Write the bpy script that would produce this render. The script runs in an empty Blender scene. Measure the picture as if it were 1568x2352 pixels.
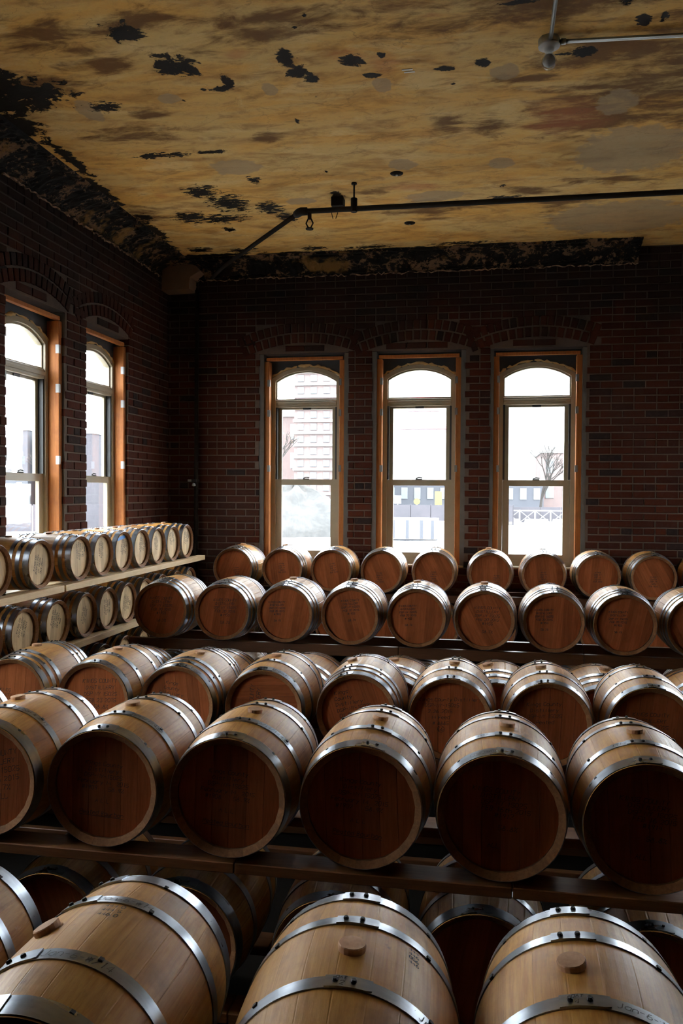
import bpy, bmesh, math, random
import numpy as np
from mathutils import Vector, Matrix
random.seed(7); RNG = np.random.default_rng(7)
sc = bpy.context.scene
COL = sc.collection
PI = math.pi
EYE = 1.92          # eye height above the floor; everything below is written relative to the eye

# ------------------------------------------------------------------ camera
FPX = 1908.8
def cam_axes(yaw=10.2466, pitch=-1.354, roll=.3447):
    y, p, r = map(math.radians, (yaw, pitch, roll))
    fwd = Vector((-math.sin(y)*math.cos(p), math.cos(y)*math.cos(p), math.sin(p)))
    rt = Vector((math.cos(y), math.sin(y), 0)); up = rt.cross(fwd)
    return fwd, rt*math.cos(r)+up*math.sin(r), up*math.cos(r)-rt*math.sin(r)
FWD, RGT, UPV = cam_axes()
cd = bpy.data.cameras.new('camera'); cam = bpy.data.objects.new('camera', cd); COL.objects.link(cam)
cam.matrix_world = Matrix(((RGT.x, UPV.x, -FWD.x, 0), (RGT.y, UPV.y, -FWD.y, 0), (RGT.z, UPV.z, -FWD.z, EYE), (0, 0, 0, 1)))
cd.sensor_fit = 'VERTICAL'; cd.sensor_height = 36; cd.sensor_width = 24; cd.lens = 36*FPX/2352
cd.clip_start = .05; cd.clip_end = 600
sc.camera = cam
def project(p):     # pixel in the 1568x2352 frame of a point given relative to the eye
    d = p.dot(FWD)
    if d < .05: return None
    return (784+FPX*p.dot(RGT)/d, 1176-FPX*p.dot(UPV)/d, d)

# ------------------------------------------------------------------ sky and exposure
w = bpy.data.worlds.new('overcast_sky'); sc.world = w; w.use_nodes = True
bg = w.node_tree.nodes['Background']; bg.inputs[0].default_value = (.90, .95, 1.0, 1); bg.inputs[1].default_value = 1.0
sc.view_settings.view_transform = 'Standard'; sc.view_settings.look = 'None'
sc.view_settings.gamma = 1; sc.view_settings.use_curve_mapping = False
sc.view_settings.exposure = 4.5
sc.cycles.use_denoising = True; sc.cycles.adaptive_threshold = .05
sc.cycles.max_bounces = 8; sc.cycles.diffuse_bounces = 5; sc.cycles.glossy_bounces = 4
sc.cycles.transparent_max_bounces = 8; sc.cycles.caustics_refractive = False

# ------------------------------------------------------------------ node helper and materials
class NT:
    def __init__(s, name):
        s.m = bpy.data.materials.new(name); s.m.use_nodes = True; s.t = s.m.node_tree; s.t.nodes.clear()
        s.out = s.t.nodes.new('ShaderNodeOutputMaterial')
    def n(s, typ, **kw):
        nd = s.t.nodes.new('ShaderNode'+typ)
        for k, v in kw.items():
            if k[0] == '_':
                key = k[1:]; key = int(key) if key.isdigit() else key.replace('__', ' ')
                if isinstance(v, bpy.types.NodeSocket): s.t.links.new(v, nd.inputs[key])
                else: nd.inputs[key].default_value = v
            else: setattr(nd, k, v)
        return nd
    def math(s, op, a, b=0.0, c=None, clamp=False):
        nd = s.n('Math', operation=op, _0=a, _1=b, use_clamp=clamp)
        if c is not None:
            if isinstance(c, bpy.types.NodeSocket): s.t.links.new(c, nd.inputs[2])
            else: nd.inputs[2].default_value = c
        return nd.outputs[0]
    def vm(s, op, a, b): return s.n('VectorMath', operation=op, _0=a, _1=b).outputs[0]
    def noise(s, vec, scale, detail=4, rough=.55, dist=0):
        return s.n('TexNoise', _Vector=vec, _Scale=scale, _Detail=detail, _Roughness=rough, _Distortion=dist).outputs[0]
    def mix(s, f, a, b, blend='MIX'):
        nd = s.n('Mix', data_type='RGBA', blend_type=blend)
        for k, v in ((0, f), (6, a), (7, b)):
            if isinstance(v, bpy.types.NodeSocket): s.t.links.new(v, nd.inputs[k])
            else: nd.inputs[k].default_value = v if k == 0 else (*v, 1)
        return nd.outputs[2]
    def ramp(s, f, lo, hi): # smooth 0..1
        return s.n('MapRange', interpolation_type='SMOOTHSTEP', _0=f, _1=lo, _2=hi).outputs[0]
    def obj(s): return s.n('TexCoord').outputs['Object']
    def scale(s, v, x, y, z): return s.vm('MULTIPLY', v, (x, y, z))
    def rnd(s):     # one number per piece: object random plus the face attribute of joined pieces
        return s.math('FRACT', s.math('ADD', s.n('ObjectInfo').outputs['Random'], s.n('Attribute', attribute_name='rnd').outputs['Fac']))
    def bsdf(s, col, rough=.6, metal=0, bump=None, bdist=.002, bstr=.6, spec=.4, **kw):
        b = s.n('BsdfPrincipled')
        for k, v in (('Base Color', col), ('Roughness', rough), ('Metallic', metal), ('Specular IOR Level', spec)):
            if isinstance(v, bpy.types.NodeSocket): s.t.links.new(v, b.inputs[k])
            else: b.inputs[k].default_value = (*v, 1) if k == 'Base Color' else v
        if bump is not None:
            bn = s.n('Bump', _Strength=bstr, _Distance=bdist, _Height=bump); s.t.links.new(bn.outputs[0], b.inputs['Normal'])
        s.t.links.new(b.outputs[0], s.out.inputs[0])
        return s.m

def wood_mat(name, light, dark, stain, axis=(26, 1.6, 26), rough=.62, stains=.5, vary=.35, spec=.3, scuff=0):
    t = NT(name); r = t.rnd(); o = t.obj()
    off = t.n('CombineXYZ', _0=t.math('MULTIPLY', r, 37.0), _1=t.math('MULTIPLY', r, 91.0), _2=t.math('MULTIPLY', r, 53.0)).outputs[0]
    v = t.vm('ADD', o, off)
    g = t.noise(t.scale(v, *axis), 3.2, 5, .62, .4)
    fine = t.noise(t.scale(v, axis[0]*5, axis[1]*3, axis[2]*5), 3, 2, .6)
    c = t.mix(t.ramp(g, .3, .72), light, dark)
    c = t.mix(t.math('MULTIPLY', t.ramp(fine, .5, .75), .22), c, tuple(x*.45 for x in dark))
    blot = t.noise(v, 6.5, 4, .6)
    c = t.mix(t.math('MULTIPLY', t.ramp(blot, .5, .74), stains), c, stain)
    if scuff:
        sc2 = t.math('MULTIPLY', t.ramp(t.noise(t.vm('ADD', v, (5, 5, 5)), 11, 5, .7), .64, .74), t.ramp(t.noise(t.scale(v, 30, 6, 30), 4, 3, .6), .45, .6))
        c = t.mix(t.math('MULTIPLY', sc2, scuff), c, (.66, .55, .40))
        kn = t.noise(t.vm('ADD', v, (9, 1, 4)), 17, 4, .65)
        c = t.mix(t.math('MULTIPLY', t.ramp(kn, .66, .76), .6), c, (.13, .05, .015))
    hv = t.math('ADD', t.math('MULTIPLY', r, vary), 1-vary*.55)
    c = t.mix(1.0, c, t.n('CombineXYZ', _0=hv, _1=hv, _2=hv).outputs[0], 'MULTIPLY')
    return t.bsdf(c, rough, 0, bump=t.math('ADD', g, t.math('MULTIPLY', fine, .5)), bdist=.0009, bstr=.4, spec=spec)

M = {}
M['stave'] = wood_mat('oak_stave', (.56, .295, .075), (.41, .18, .037), (.17, .058, .012), stains=.6, vary=.22, rough=.45, spec=.42, scuff=.5)
M['head'] = wood_mat('oak_head', (.33, .098, .032), (.24, .066, .019), (.15, .038, .011), axis=(26, 26, 1.6), stains=.35, vary=.45, rough=.75, spec=.12)
M['head_lit'] = wood_mat('lit_oak_head', (.62, .45, .255), (.51, .35, .18), (.30, .17, .075), axis=(26, 26, 1.6), stains=.4, vary=.4)  # lighter copy of the head oak, window light put into its colour
M['chime'] = wood_mat('chime_end_grain', (.25, .118, .047), (.175, .076, .029), (.09, .037, .014), axis=(30, 30, 30), stains=.5, vary=.3, rough=.7, spec=.2)
M['bung'] = wood_mat('bung_wood', (.52, .30, .17), (.40, .21, .11), (.28, .13, .07), axis=(9, 9, 3), stains=.3)
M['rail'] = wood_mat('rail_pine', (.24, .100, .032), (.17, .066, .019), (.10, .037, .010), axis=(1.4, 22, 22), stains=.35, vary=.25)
M['rail_shaded'] = wood_mat('shaded_rail_pine', (.115, .048, .017), (.085, .033, .011), (.05, .018, .006), axis=(1.4, 22, 22), stains=.35, vary=.25, rough=.42, spec=.5)  # darker copy of the rail pine, shade below overhanging heads put into its colour
M['plank'] = wood_mat('shelf_pine', (.62, .46, .28), (.54, .38, .21), (.36, .21, .095), axis=(20, 1.4, 20), stains=.2, vary=.2)
M['buck'] = wood_mat('orange_lumber', (.36, .125, .025), (.27, .082, .014), (.14, .04, .01), axis=(22, 22, 1.4), stains=.35, vary=.25)

def steel():
    t = NT('galvanised_hoop'); o = t.obj(); r = t.rnd()
    n1 = t.noise(t.scale(o, 1, 3, 1), 7, 4, .55); n2 = t.noise(o, 45, 4, .6)
    c = t.mix(t.ramp(n1, .35, .7), (.37, .40, .45), (.24, .265, .305))
    c = t.mix(t.math('MULTIPLY', t.ramp(n2, .56, .78), .22), c, (.17, .165, .16))
    ro = t.math('ADD', .20, t.math('MULTIPLY', n1, .20))
    return t.bsdf(c, ro, 1.0, bump=n2, bdist=.0003, bstr=.15)
M['hoop'] = steel()
t = NT('rivet_iron'); M['rivet'] = t.bsdf((.03, .028, .026), .55, .6)
t = NT('marker_ink'); M['ink'] = t.bsdf((.012, .011, .012), .6)
t = NT('faded_stamp_ink'); M['stamp'] = t.bsdf((.05, .04, .035), .7)

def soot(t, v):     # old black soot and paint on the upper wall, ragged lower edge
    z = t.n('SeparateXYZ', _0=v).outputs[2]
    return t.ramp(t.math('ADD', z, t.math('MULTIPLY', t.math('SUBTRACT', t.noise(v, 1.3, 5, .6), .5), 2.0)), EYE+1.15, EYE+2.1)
def brick_mat():
    t = NT('old_brick'); r = t.rnd(); o = t.obj()
    v = t.vm('ADD', t.n('NewGeometry').outputs['Position'], (0, 0, 0))
    n = t.noise(v, 22, 5, .65); big = t.noise(v, 1.1, 3, .5); chips = t.noise(v, 7, 4, .7)
    c = t.mix(r, (.066, .0160, .0072), (.038, .0105, .006))
    c = t.mix(t.ramp(t.math('FRACT', t.math('MULTIPLY', r, 7.3)), .86, .95), c, (.022, .014, .012))
    c = t.mix(t.math('MULTIPLY', t.ramp(n, .45, .75), .5), c, (.05, .025, .02))
    c = t.mix(t.math('MULTIPLY', t.ramp(chips, .70, .78), .6), c, (.20, .165, .14))
    c = t.mix(t.math('MULTIPLY', t.ramp(big, .45, .68), .35), c, (.04, .028, .022))
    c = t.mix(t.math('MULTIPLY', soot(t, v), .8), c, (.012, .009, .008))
    return t.bsdf(c, .85, 0, bump=n, bdist=.004, bstr=.7, spec=.1)
M['brick'] = brick_mat()
t = NT('lime_mortar'); v = t.n('NewGeometry').outputs['Position']; n = t.noise(v, 30, 4, .6)
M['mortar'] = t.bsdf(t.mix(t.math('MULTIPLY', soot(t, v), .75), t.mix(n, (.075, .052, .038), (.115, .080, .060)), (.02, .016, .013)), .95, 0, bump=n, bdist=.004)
t = NT('window_cream'); o = t.obj(); n = t.noise(o, 9, 3, .5)
M['cream'] = t.bsdf(t.mix(n, (.26, .22, .145), (.32, .275, .19)), .42, 0, spec=.4)
t = NT('jamb_liner'); M['liner'] = t.bsdf((.03, .032, .034), .5)
t = NT('grey_plaster'); v = t.n('NewGeometry').outputs['Position']; n = t.noise(v, 12, 5, .6)
M['plaster'] = t.bsdf(t.mix(n, (.075, .066, .056), (.12, .108, .092)), .9, 0, bump=n, bdist=.003)
t = NT('beige_plaster'); v = t.n('NewGeometry').outputs['Position']; n = t.noise(v, 9, 5, .6)
M['beige'] = t.bsdf(t.mix(n, (.16, .095, .06), (.23, .145, .095)), .9, 0, bump=n, bdist=.003)
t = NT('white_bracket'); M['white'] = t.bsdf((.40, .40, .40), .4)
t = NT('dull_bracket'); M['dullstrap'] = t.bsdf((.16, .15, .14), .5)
t = NT('expanding_foam'); o = t.obj(); n = t.noise(o, 30, 4, .6)
M['foam'] = t.bsdf(t.mix(n, (.62, .46, .20), (.38, .22, .08)), .8, 0, bump=n, bdist=.01)
t = NT('black_pipe'); o = t.obj(); n = t.noise(o, 12, 4, .6)
M['pipe'] = t.bsdf(t.mix(n, (.008, .007, .006), (.022, .015, .010)), .8, 0, spec=.15)
t = NT('conduit_steel'); M['conduit'] = t.bsdf((.36, .37, .36), .38, 1.0)
t = NT('porcelain'); M['porcelain'] = t.bsdf((.42, .41, .39), .35)
t = NT('floor_concrete'); v = t.n('NewGeometry').outputs['Position']; n = t.noise(v, 3, 5, .6)
M['floor'] = t.bsdf(t.mix(n, (.008, .007, .006), (.016, .014, .012)), .95, 0, bump=n, bdist=.002, spec=.05)
t = NT('blue_tape'); M['tape'] = t.bsdf((.03, .22, .62), .5)
t = NT('paper_scrap'); M['paper'] = t.bsdf((.62, .60, .55), .8)

def glass_mat(name, tint=(.97, .985, .98)):
    t = NT(name)
    tr = t.n('BsdfTransparent', _Color=(*tint, 1)); gl = t.n('BsdfGlossy', _Color=(1, 1, 1, 1), _Roughness=.02)
    bf = t.n('NewGeometry').outputs['Backfacing']     # the far face of a thin pane reflects like the near one
    fr = t.n('Fresnel', _IOR=t.math('ADD', 1.45, t.math('MULTIPLY', bf, 1/1.45-1.45)))
    mx = t.n('MixShader', _0=fr.outputs[0], _1=tr.outputs[0], _2=gl.outputs[0]); t.t.links.new(mx.outputs[0], t.out.inputs[0]); return t.m
M['glass'] = glass_mat('window_glass')
M['bulb'] = glass_mat('bulb_glass', (.80, .80, .80))

def ceiling_mat():
    t = NT('peeling_ceiling'); p = t.obj()
    def at(nm): return t.n('Attribute', attribute_name=nm).outputs['Fac']
    st = t.scale(p, .55, 1.5, 1)
    a = t.noise(st, 1.5, 6, .62, .6); b = t.noise(t.vm('ADD', st, (7, 3, 0)), 4.2, 6, .62, .4); d = t.noise(p, 26, 5, .65)
    e = t.noise(t.vm('ADD', t.scale(p, .8, 1.7, 1), (31, 9, 0)), 2.6, 6, .6, .8)
    c = t.mix(t.ramp(a, .36, .64), (.66, .36, .088), (.62, .42, .160))
    c = t.mix(t.math('MULTIPLY', t.ramp(b, .46, .70), .60), c, (.30, .135, .034))
    c = t.mix(t.math('MULTIPLY', t.ramp(e, .52, .68), .70), c, (.70, .50, .22))
    f2 = t.noise(t.vm('ADD', t.scale(p, .6, 1.3, 1), (3, 17, 0)), 6.5, 7, .72, .6)
    c = t.mix(t.math('MULTIPLY', t.ramp(f2, .48, .70), .62), c, (.22, .105, .030))
    c = t.mix(t.math('MULTIPLY', t.ramp(f2, .46, .32), .30), c, (.74, .49, .145))
    br = t.ramp(t.math('ADD', at('brown'), t.math('ADD', t.math('MULTIPLY', t.math('SUBTRACT', b, .5), 2.4), t.math('MULTIPLY', t.math('SUBTRACT', f2, .5), 1.6))), .22, .95)
    c = t.mix(t.math('MULTIPLY', br, .86), c, (.115, .048, .014))
    rd = t.ramp(t.math('ADD', at('red'), t.math('MULTIPLY', t.math('SUBTRACT', b, .5), 1.5)), .25, .9)
    c = t.mix(t.math('MULTIPLY', rd, .45), c, (.45, .13, .05))
    gw = t.math('ADD', at('gray'), t.math('MULTIPLY', t.math('SUBTRACT', t.noise(p, 9, 4, .6), .5), .7))
    c = t.mix(t.math('MULTIPLY', t.ramp(gw, .30, .42), .70), c, (.33, .245, .150))
    c = t.mix(t.math('MULTIPLY', t.ramp(d, .5, .78), .30), c, (.26, .155, .06))
    # hairline cracks
    vo = t.n('TexVoronoi', feature='DISTANCE_TO_EDGE', _Vector=t.vm('ADD', p, t.n('CombineXYZ', _0=t.math('MULTIPLY', b, .5), _1=t.math('MULTIPLY', a, .5)).outputs[0]), _Scale=.85).outputs[0]
    c = t.mix(t.math('MULTIPLY', t.math('LESS_THAN', vo, .0016), .35), c, (.12, .07, .03))
    # plaster gone: dark lath behind
    n1 = t.noise(t.scale(p, 1, 1.25, 1), 9, 6, .68, .5); n2 = t.noise(p, 38, 4, .7)
    pe = t.math('ADD', at('peel'), t.math('ADD', t.math('MULTIPLY', t.math('SUBTRACT', n1, .5), 2.3), t.math('MULTIPLY', t.math('SUBTRACT', n2, .5), .5)))
    hole = t.ramp(pe, .40, .44)
    fl = t.ramp(t.math('ADD', at('flake'), t.math('MULTIPLY', t.math('SUBTRACT', t.noise(t.scale(p, .75, 1.6, 1), 17, 4, .72, .8), .52), 3.2)), .30, .40)
    hole = t.math('MAXIMUM', hole, t.math('MULTIPLY', fl, t.math('GREATER_THAN', at('flake'), .05)))
    rim = t.ramp(pe, .30, .40)
    c = t.mix(t.math('MULTIPLY', rim, .45), c, (.10, .055, .02))
    c = t.mix(hole, c, t.mix(n1, (.006, .005, .004), (.022, .015, .010)))
    return t.bsdf(c, .75, 0, bump=t.math('SUBTRACT', t.math('MULTIPLY', d, .25), hole), bdist=.012, bstr=.6, spec=.12)
M['ceiling'] = ceiling_mat()

def cove_mat():
    t = NT('decayed_cove'); p = t.obj()
    n1 = t.noise(t.scale(p, 1, 1, 1), 5, 6, .7, .6); n2 = t.noise(p, 26, 5, .7)
    f = t.math('ADD', t.math('MULTIPLY', n1, .65), t.math('MULTIPLY', n2, .35))
    c = t.mix(t.ramp(f, .515, .565), (.005, .004, .0035), (.15, .088, .045))
    c = t.mix(t.math('MULTIPLY', t.ramp(t.noise(p, 2.4, 4, .6), .58, .66), .8), c, (.20, .11, .028))
    return t.bsdf(c, .85, 0, bump=f, bdist=.02, bstr=.8, spec=.2)
M['cove'] = cove_mat()
t = NT('broken_plaster_edge'); p = t.obj(); n = t.noise(p, 22, 4, .6)
M['edge'] = t.bsdf(t.mix(t.ramp(n, .4, .6), (.30, .18, .11), (.07, .042, .028)), .9, 0, bump=n, bdist=.004)

def ext_mat(name, a, b, sc_=1.0):
    t = NT(name); v = t.n('NewGeometry').outputs['Position']; n = t.noise(v, sc_, 5, .65); n2 = t.noise(v, sc_*6, 4, .6)
    return t.bsdf(t.mix(t.ramp(t.math('ADD', t.math('MULTIPLY', n, .6), t.math('MULTIPLY', n2, .4)), .38, .62), a, b), .9, 0, spec=.2)
M['ground'] = ext_mat('pale_gravel_ground', (.30, .295, .29), (.22, .218, .215), .12)
M['gravel'] = ext_mat('gravel_mound', (.052, .051, .050), (.036, .036, .036), .9)
M['bark'] = ext_mat('bare_bark', (.035, .032, .03), (.03, .027, .025), 3)
M['ebrick'] = ext_mat('pink_brick', (.13, .098, .094), (.11, .086, .084), .3)
M['eband'] = ext_mat('pale_band', (.26, .26, .26), (.23, .23, .23), .3)
M['ewhite'] = ext_mat('white_cladding', (.26, .26, .265), (.24, .245, .25), .2)
M['egrey'] = ext_mat('grey_facade', (.062, .065, .075), (.055, .058, .068), .1)
M['edark'] = ext_mat('dark_hoarding', (.060, .056, .064), (.052, .050, .057), .4)
M['ewin'] = ext_mat('facade_window', (.13, .14, .15), (.115, .127, .137), .5)
M['ered'] = ext_mat('red_sign', (.34, .13, .15), (.32, .12, .14), .4)
M['eyellow'] = ext_mat('yellow_sign', (.30, .26, .05), (.29, .25, .05), .4)
M['efoliage'] = ext_mat('autumn_leaves', (.20, .16, .09), (.15, .13, .09), 2)
M['econc'] = ext_mat('concrete_barrier', (.22, .22, .21), (.18, .18, .175), 1)

# ------------------------------------------------------------------ mesh helpers
def mesh_of(name, verts, faces, mats, smooth=False, fm=None, rnd=None):
    me = bpy.data.meshes.new(name); me.from_pydata([tuple(v) for v in verts], [], faces)
    for m in (mats if isinstance(mats, (list, tuple)) else [mats]): me.materials.append(m)
    if fm is not None: me.polygons.foreach_set('material_index', fm)
    if smooth: me.polygons.foreach_set('use_smooth', [True]*len(faces))
    if rnd is not None:
        at = me.attributes.new('rnd', 'FLOAT', 'FACE'); at.data.foreach_set('value', rnd)
    me.update(); return me
def link(name, me, parent=None, loc=(0, 0, 0), rot=(0, 0, 0)):
    o = bpy.data.objects.new(name, me); COL.objects.link(o); o.location = loc; o.rotation_euler = rot
    if parent: o.parent = parent
    return o
def empty(name, loc=(0, 0, 0), rotz=0):
    o = bpy.data.objects.new(name, None); COL.objects.link(o); o.location = loc; o.rotation_euler = (0, 0, rotz); o.empty_display_size = .1
    return o
def tag(o, label, cat, group=None):
    o['label'] = label; o['category'] = cat
    if group: o['group'] = group
    return o
def struct(o, label, cat=None):
    o['kind'] = 'structure'; o['label'] = label; o['category'] = cat or 'structure'; return o
class MB:
    """collects shapes into one mesh"""
    def __init__(s): s.v = []; s.f = []; s.m = []; s.r = []
    def add(s, v, f, m=0, r=0.0):
        n = len(s.v); s.v += [tuple(x) for x in v]; s.f += [tuple(i+n for i in q) for q in f]; s.m += [m]*len(f); s.r += [r]*len(f)
    def box(s, x0, x1, y0, y1, z0, z1, m=0, r=0.0, b=0.0):
        if b <= 0:
            s.add([(x0, y0, z0), (x1, y0, z0), (x1, y1, z0), (x0, y1, z0), (x0, y0, z1), (x1, y0, z1), (x1, y1, z1), (x0, y1, z1)],
                  [(0, 3, 2, 1), (4, 5, 6, 7), (0, 1, 5, 4), (1, 2, 6, 5), (2, 3, 7, 6), (3, 0, 4, 7)], m, r); return
        # box with chamfered edges along every side
        X = (x0, x1); Y = (y0, y1); Z = (z0, z1); v = []; idx = {}
        for i in (0, 1):
            for j in (0, 1):
                for k in (0, 1):
                    sx, sy, sz = (b, -b)[i], (b, -b)[j], (b, -b)[k]
                    for a in range(3):
                        idx[i, j, k, a] = len(v)
                        v.append((X[i]+(0 if a == 0 else sx), Y[j]+(0 if a == 1 else sy), Z[k]+(0 if a == 2 else sz)))
        f = []
        for a in range(3):
            for e in (0, 1):
                o1, o2 = [x for x in range(3) if x != a]
                q = []
                for (p1, p2) in ((0, 0), (1, 0), (1, 1), (0, 1)):
                    c = [0, 0, 0]; c[a] = e; c[o1] = p1; c[o2] = p2; q.append(idx[c[0], c[1], c[2], a])
                f.append(tuple(q))
        for a in range(3):
            o1, o2 = [x for x in range(3) if x != a]
            for e1 in (0, 1):
                for e2 in (0, 1):
                    c = [0, 0, 0]; c[o1] = e1; c[o2] = e2; q = []
                    for (k, ax) in ((0, o1), (1, o1), (1, o2), (0, o2)):
                        c[a] = k; q.append(idx[c[0], c[1], c[2], ax])
                    f.append(tuple(q))
        for i in (0, 1):
            for j in (0, 1):
                for k in (0, 1): f.append(tuple(idx[i, j, k, a] for a in range(3)))
        s.add(v, f, m, r)
    def tube(s, pts, rads, seg=10, m=0, caps=True, r=0.0):
        pts = [Vector(p) for p in pts]; n = len(pts)
        if not hasattr(rads, '__len__'): rads = [rads]*n
        v = []; f = []; prev = None
        for i, p in enumerate(pts):
            t = (pts[min(i+1, n-1)]-pts[max(i-1, 0)]).normalized()
            a = prev if prev is not None else (Vector((0, 0, 1)) if abs(t.z) < .9 else Vector((1, 0, 0)))
            u = (a-t*a.dot(t)).normalized(); w_ = t.cross(u); prev = u
            for k in range(seg):
                an = 2*PI*k/seg; v.append(p+(u*math.cos(an)+w_*math.sin(an))*rads[i])
        for i in range(n-1):
            for k in range(seg):
                k2 = (k+1) % seg; f.append((i*seg+k, i*seg+k2, (i+1)*seg+k2, (i+1)*seg+k))
        if caps: f += [tuple(range(seg-1, -1, -1)), tuple((n-1)*seg+k for k in range(seg))]
        s.add(v, f, m, r)
    def lathe(s, prof, seg=24, axis='z', o=(0, 0, 0), m=0, closed=False):
        v = []; f = []; n = len(prof)
        for (rr, h) in prof:
            for k in range(seg):
                a = 2*PI*k/seg; x, y = rr*math.cos(a), rr*math.sin(a)
                v.append({'z': (o[0]+x, o[1]+y, o[2]+h), 'y': (o[0]+x, o[1]+h, o[2]+y), 'x': (o[0]+h, o[1]+x, o[2]+y)}[axis])
        for i in range(n-1):
            for k in range(seg):
                k2 = (k+1) % seg; f.append((i*seg+k, i*seg+k2, (i+1)*seg+k2, (i+1)*seg+k))
        if prof[0][0] > 1e-6: f.append(tuple(range(seg-1, -1, -1)))
        if prof[-1][0] > 1e-6: f.append(tuple((n-1)*seg+k for k in range(seg)))
        s.add(v, f, m)
    def ring(s, outer, inner, y0, y1, m=0, skip=None):     # frame between two outlines (x,z) extruded along y
        n = len(outer); v = []
        for y in (y0, y1):
            v += [(x, y, z) for x, z in outer]; v += [(x, y, z) for x, z in inner]
        f = []
        for i in range(n):
            j = (i+1) % n
            if i == skip: continue
            f += [(i, j, n+j, n+i), (2*n+i, 3*n+i, 3*n+j, 2*n+j), (i, 2*n+i, 2*n+j, j), (n+i, n+j, 3*n+j, 3*n+i)]
        s.add(v, f, m)
    def poly(s, pts, y0, y1, m=0):      # outline (x,z) extruded along y
        n = len(pts); v = [(x, y0, z) for x, z in pts]+[(x, y1, z) for x, z in pts]
        f = [tuple(range(n)), tuple(range(2*n-1, n-1, -1))]+[(i, n+i, n+(i+1) % n, (i+1) % n) for i in range(n)]
        s.add(v, f, m)
    def mesh(s, name, mats, smooth=False, rnd=False):
        return mesh_of(name, s.v, s.f, mats, smooth, s.m if isinstance(mats, (list, tuple)) else None, s.r if rnd else None)
    def build(s, name, mats, parent=None, loc=(0, 0, 0), rot=(0, 0, 0), smooth=False, rnd=False):
        me = s.mesh(name, mats, smooth, rnd)
        return link(name, me, parent, loc, rot)
def bx(name, mat, parent, *a, b=0.0, **k):
    m = MB(); m.box(*a, b=b); return m.build(name, mat, parent, **k)

# ------------------------------------------------------------------ handwriting: single-stroke letters
GL = {'A': '022842 1535', 'B': '02082837362505 2534332202', 'C': '4738180703123243', 'D': '02082846442202', 'E': '42020848 0535', 'F': '020848 0535',
 'G': '47381807031232434525', 'H': '0208 4248 0545', 'I': '2228', 'J': '3833221203', 'K': '0208 480542', 'L': '080242', 'M': '0208254842', 'N': '02084248',
 'O': '180703123243473818', 'P': '02083847463505', 'R': '02083847463505 2542', 'S': '473818070615354443321203', 'T': '0848 2822', 'U': '080312324348',
 'V': '082248', 'W': '0812263248', 'X': '0248 0842', 'Y': '082548 2522', 'Z': '08480242', '0': '180703123243473818', '1': '172822', '2': '07183847460242',
 '3': '084825444332 321203', '4': '32380444', '5': '480805354443321203', '6': '3817040312324344351504', '7': '084812', '8': '2516172837362504031232434425',
 '9': '45251617283847 4732', '%': '0248 0818170708 3343423233', '#': '1218 3238 0444 0646', '-': '0535', ',': '2211', '.': '2223', '/': '0248', '&': '42071838360312243 '.strip()[:-1],
 '(': '39171331', ')': '19373311', 'a': '462605032232434642', 'b': '08023243453606', 'c': '4536160503123243', 'd': '48421203051646', 'e': '0444453616050312 1242',
 'f': '48382722 0646', 'g': '461605031242 46413010', 'h': '0802 0516364542', 'i': '2622 2728', 'k': '0802 460442', 'l': '2822', 'm': '0206 05162522 25364542',
 'n': '0206 0516364542', 'o': '160503123243453616', 'p': '0006 06364543 3202', 'r': '0206 051636', 's': '453616051434 433212', 't': '28233242 1646',
 'u': '060312324346 4642', 'v': '062246', 'w': '0612253246', 'x': '0246 0642', 'y': '0623 4610', 'z': '06460242', '*': '031547341206450326174425323614'}
def strokes(text, h, rng, slant=.18, gap=1.3, jit=.25):
    """polylines (u,v) of a written line, baseline at v=0, centred on u=0"""
    s = h/6.0; pen = 0; out = []
    for ch in text:
        if ch == ' ': pen += 3.6; continue
        g = GL.get(ch) or GL.get(ch.upper(), '')
        narrow = ch in '1Iil.,()'
        dy = rng.uniform(-jit, jit)*.8; k = rng.uniform(.9, 1.1)
        for part in g.split():
            pl = []
            for i in range(0, len(part)-1, 2):
                x, y = int(part[i]), int(part[i+1])-2
                x = x+rng.uniform(-jit, jit)*.7; y = y*k+dy+rng.uniform(-jit, jit)*.7
                pl.append(((pen+x+slant*y)*s, y*s))
            if len(pl) > 1: out.append(pl)
        pen += (3.2 if narrow else 4)+gap
    wd = pen*s
    return [[(u-wd/2, v) for u, v in pl] for pl in out], wd
def ribbon(mb, pls, wd, f, m=0):
    """thin strips along polylines, f maps (u,v) to a point on the surface"""
    for pl in pls:
        # densify and round the corners a little
        q = [pl[0]]
        for a, b in zip(pl, pl[1:]):
            L = math.hypot(b[0]-a[0], b[1]-a[1]); k = max(1, int(L/.012))
            for i in range(1, k+1): q.append((a[0]+(b[0]-a[0])*i/k, a[1]+(b[1]-a[1])*i/k))
        L, R = [], []
        for i in range(len(q)):
            a = q[max(i-1, 0)]; b = q[min(i+1, len(q)-1)]
            dx, dy = b[0]-a[0], b[1]-a[1]; l = math.hypot(dx, dy) or 1e-9; nx, ny = -dy/l*wd/2, dx/l*wd/2
            L.append(f(q[i][0]+nx, q[i][1]+ny)); R.append(f(q[i][0]-nx, q[i][1]-ny))
        n = len(q); mb.add(L+R, [(i, i+1, n+i+1, n+i) for i in range(n-1)], m)
def circle_pl(cu, cv, ru, rv, n=20): return [(cu+ru*math.cos(2*PI*i/n), cv+rv*math.sin(2*PI*i/n)) for i in range(n+1)]

# ------------------------------------------------------------------ room shell
XL, YB, HC, FL = -3.45, 8.55, 2.42, -EYE
XR, YF = 5.2, -5.0
struct(bx('floor', M['floor'], None, XL-.4, XR+.4, YF-.4, YB+.4, FL-.15, FL), 'dark concrete warehouse floor under the barrel racks', 'floor')

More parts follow.
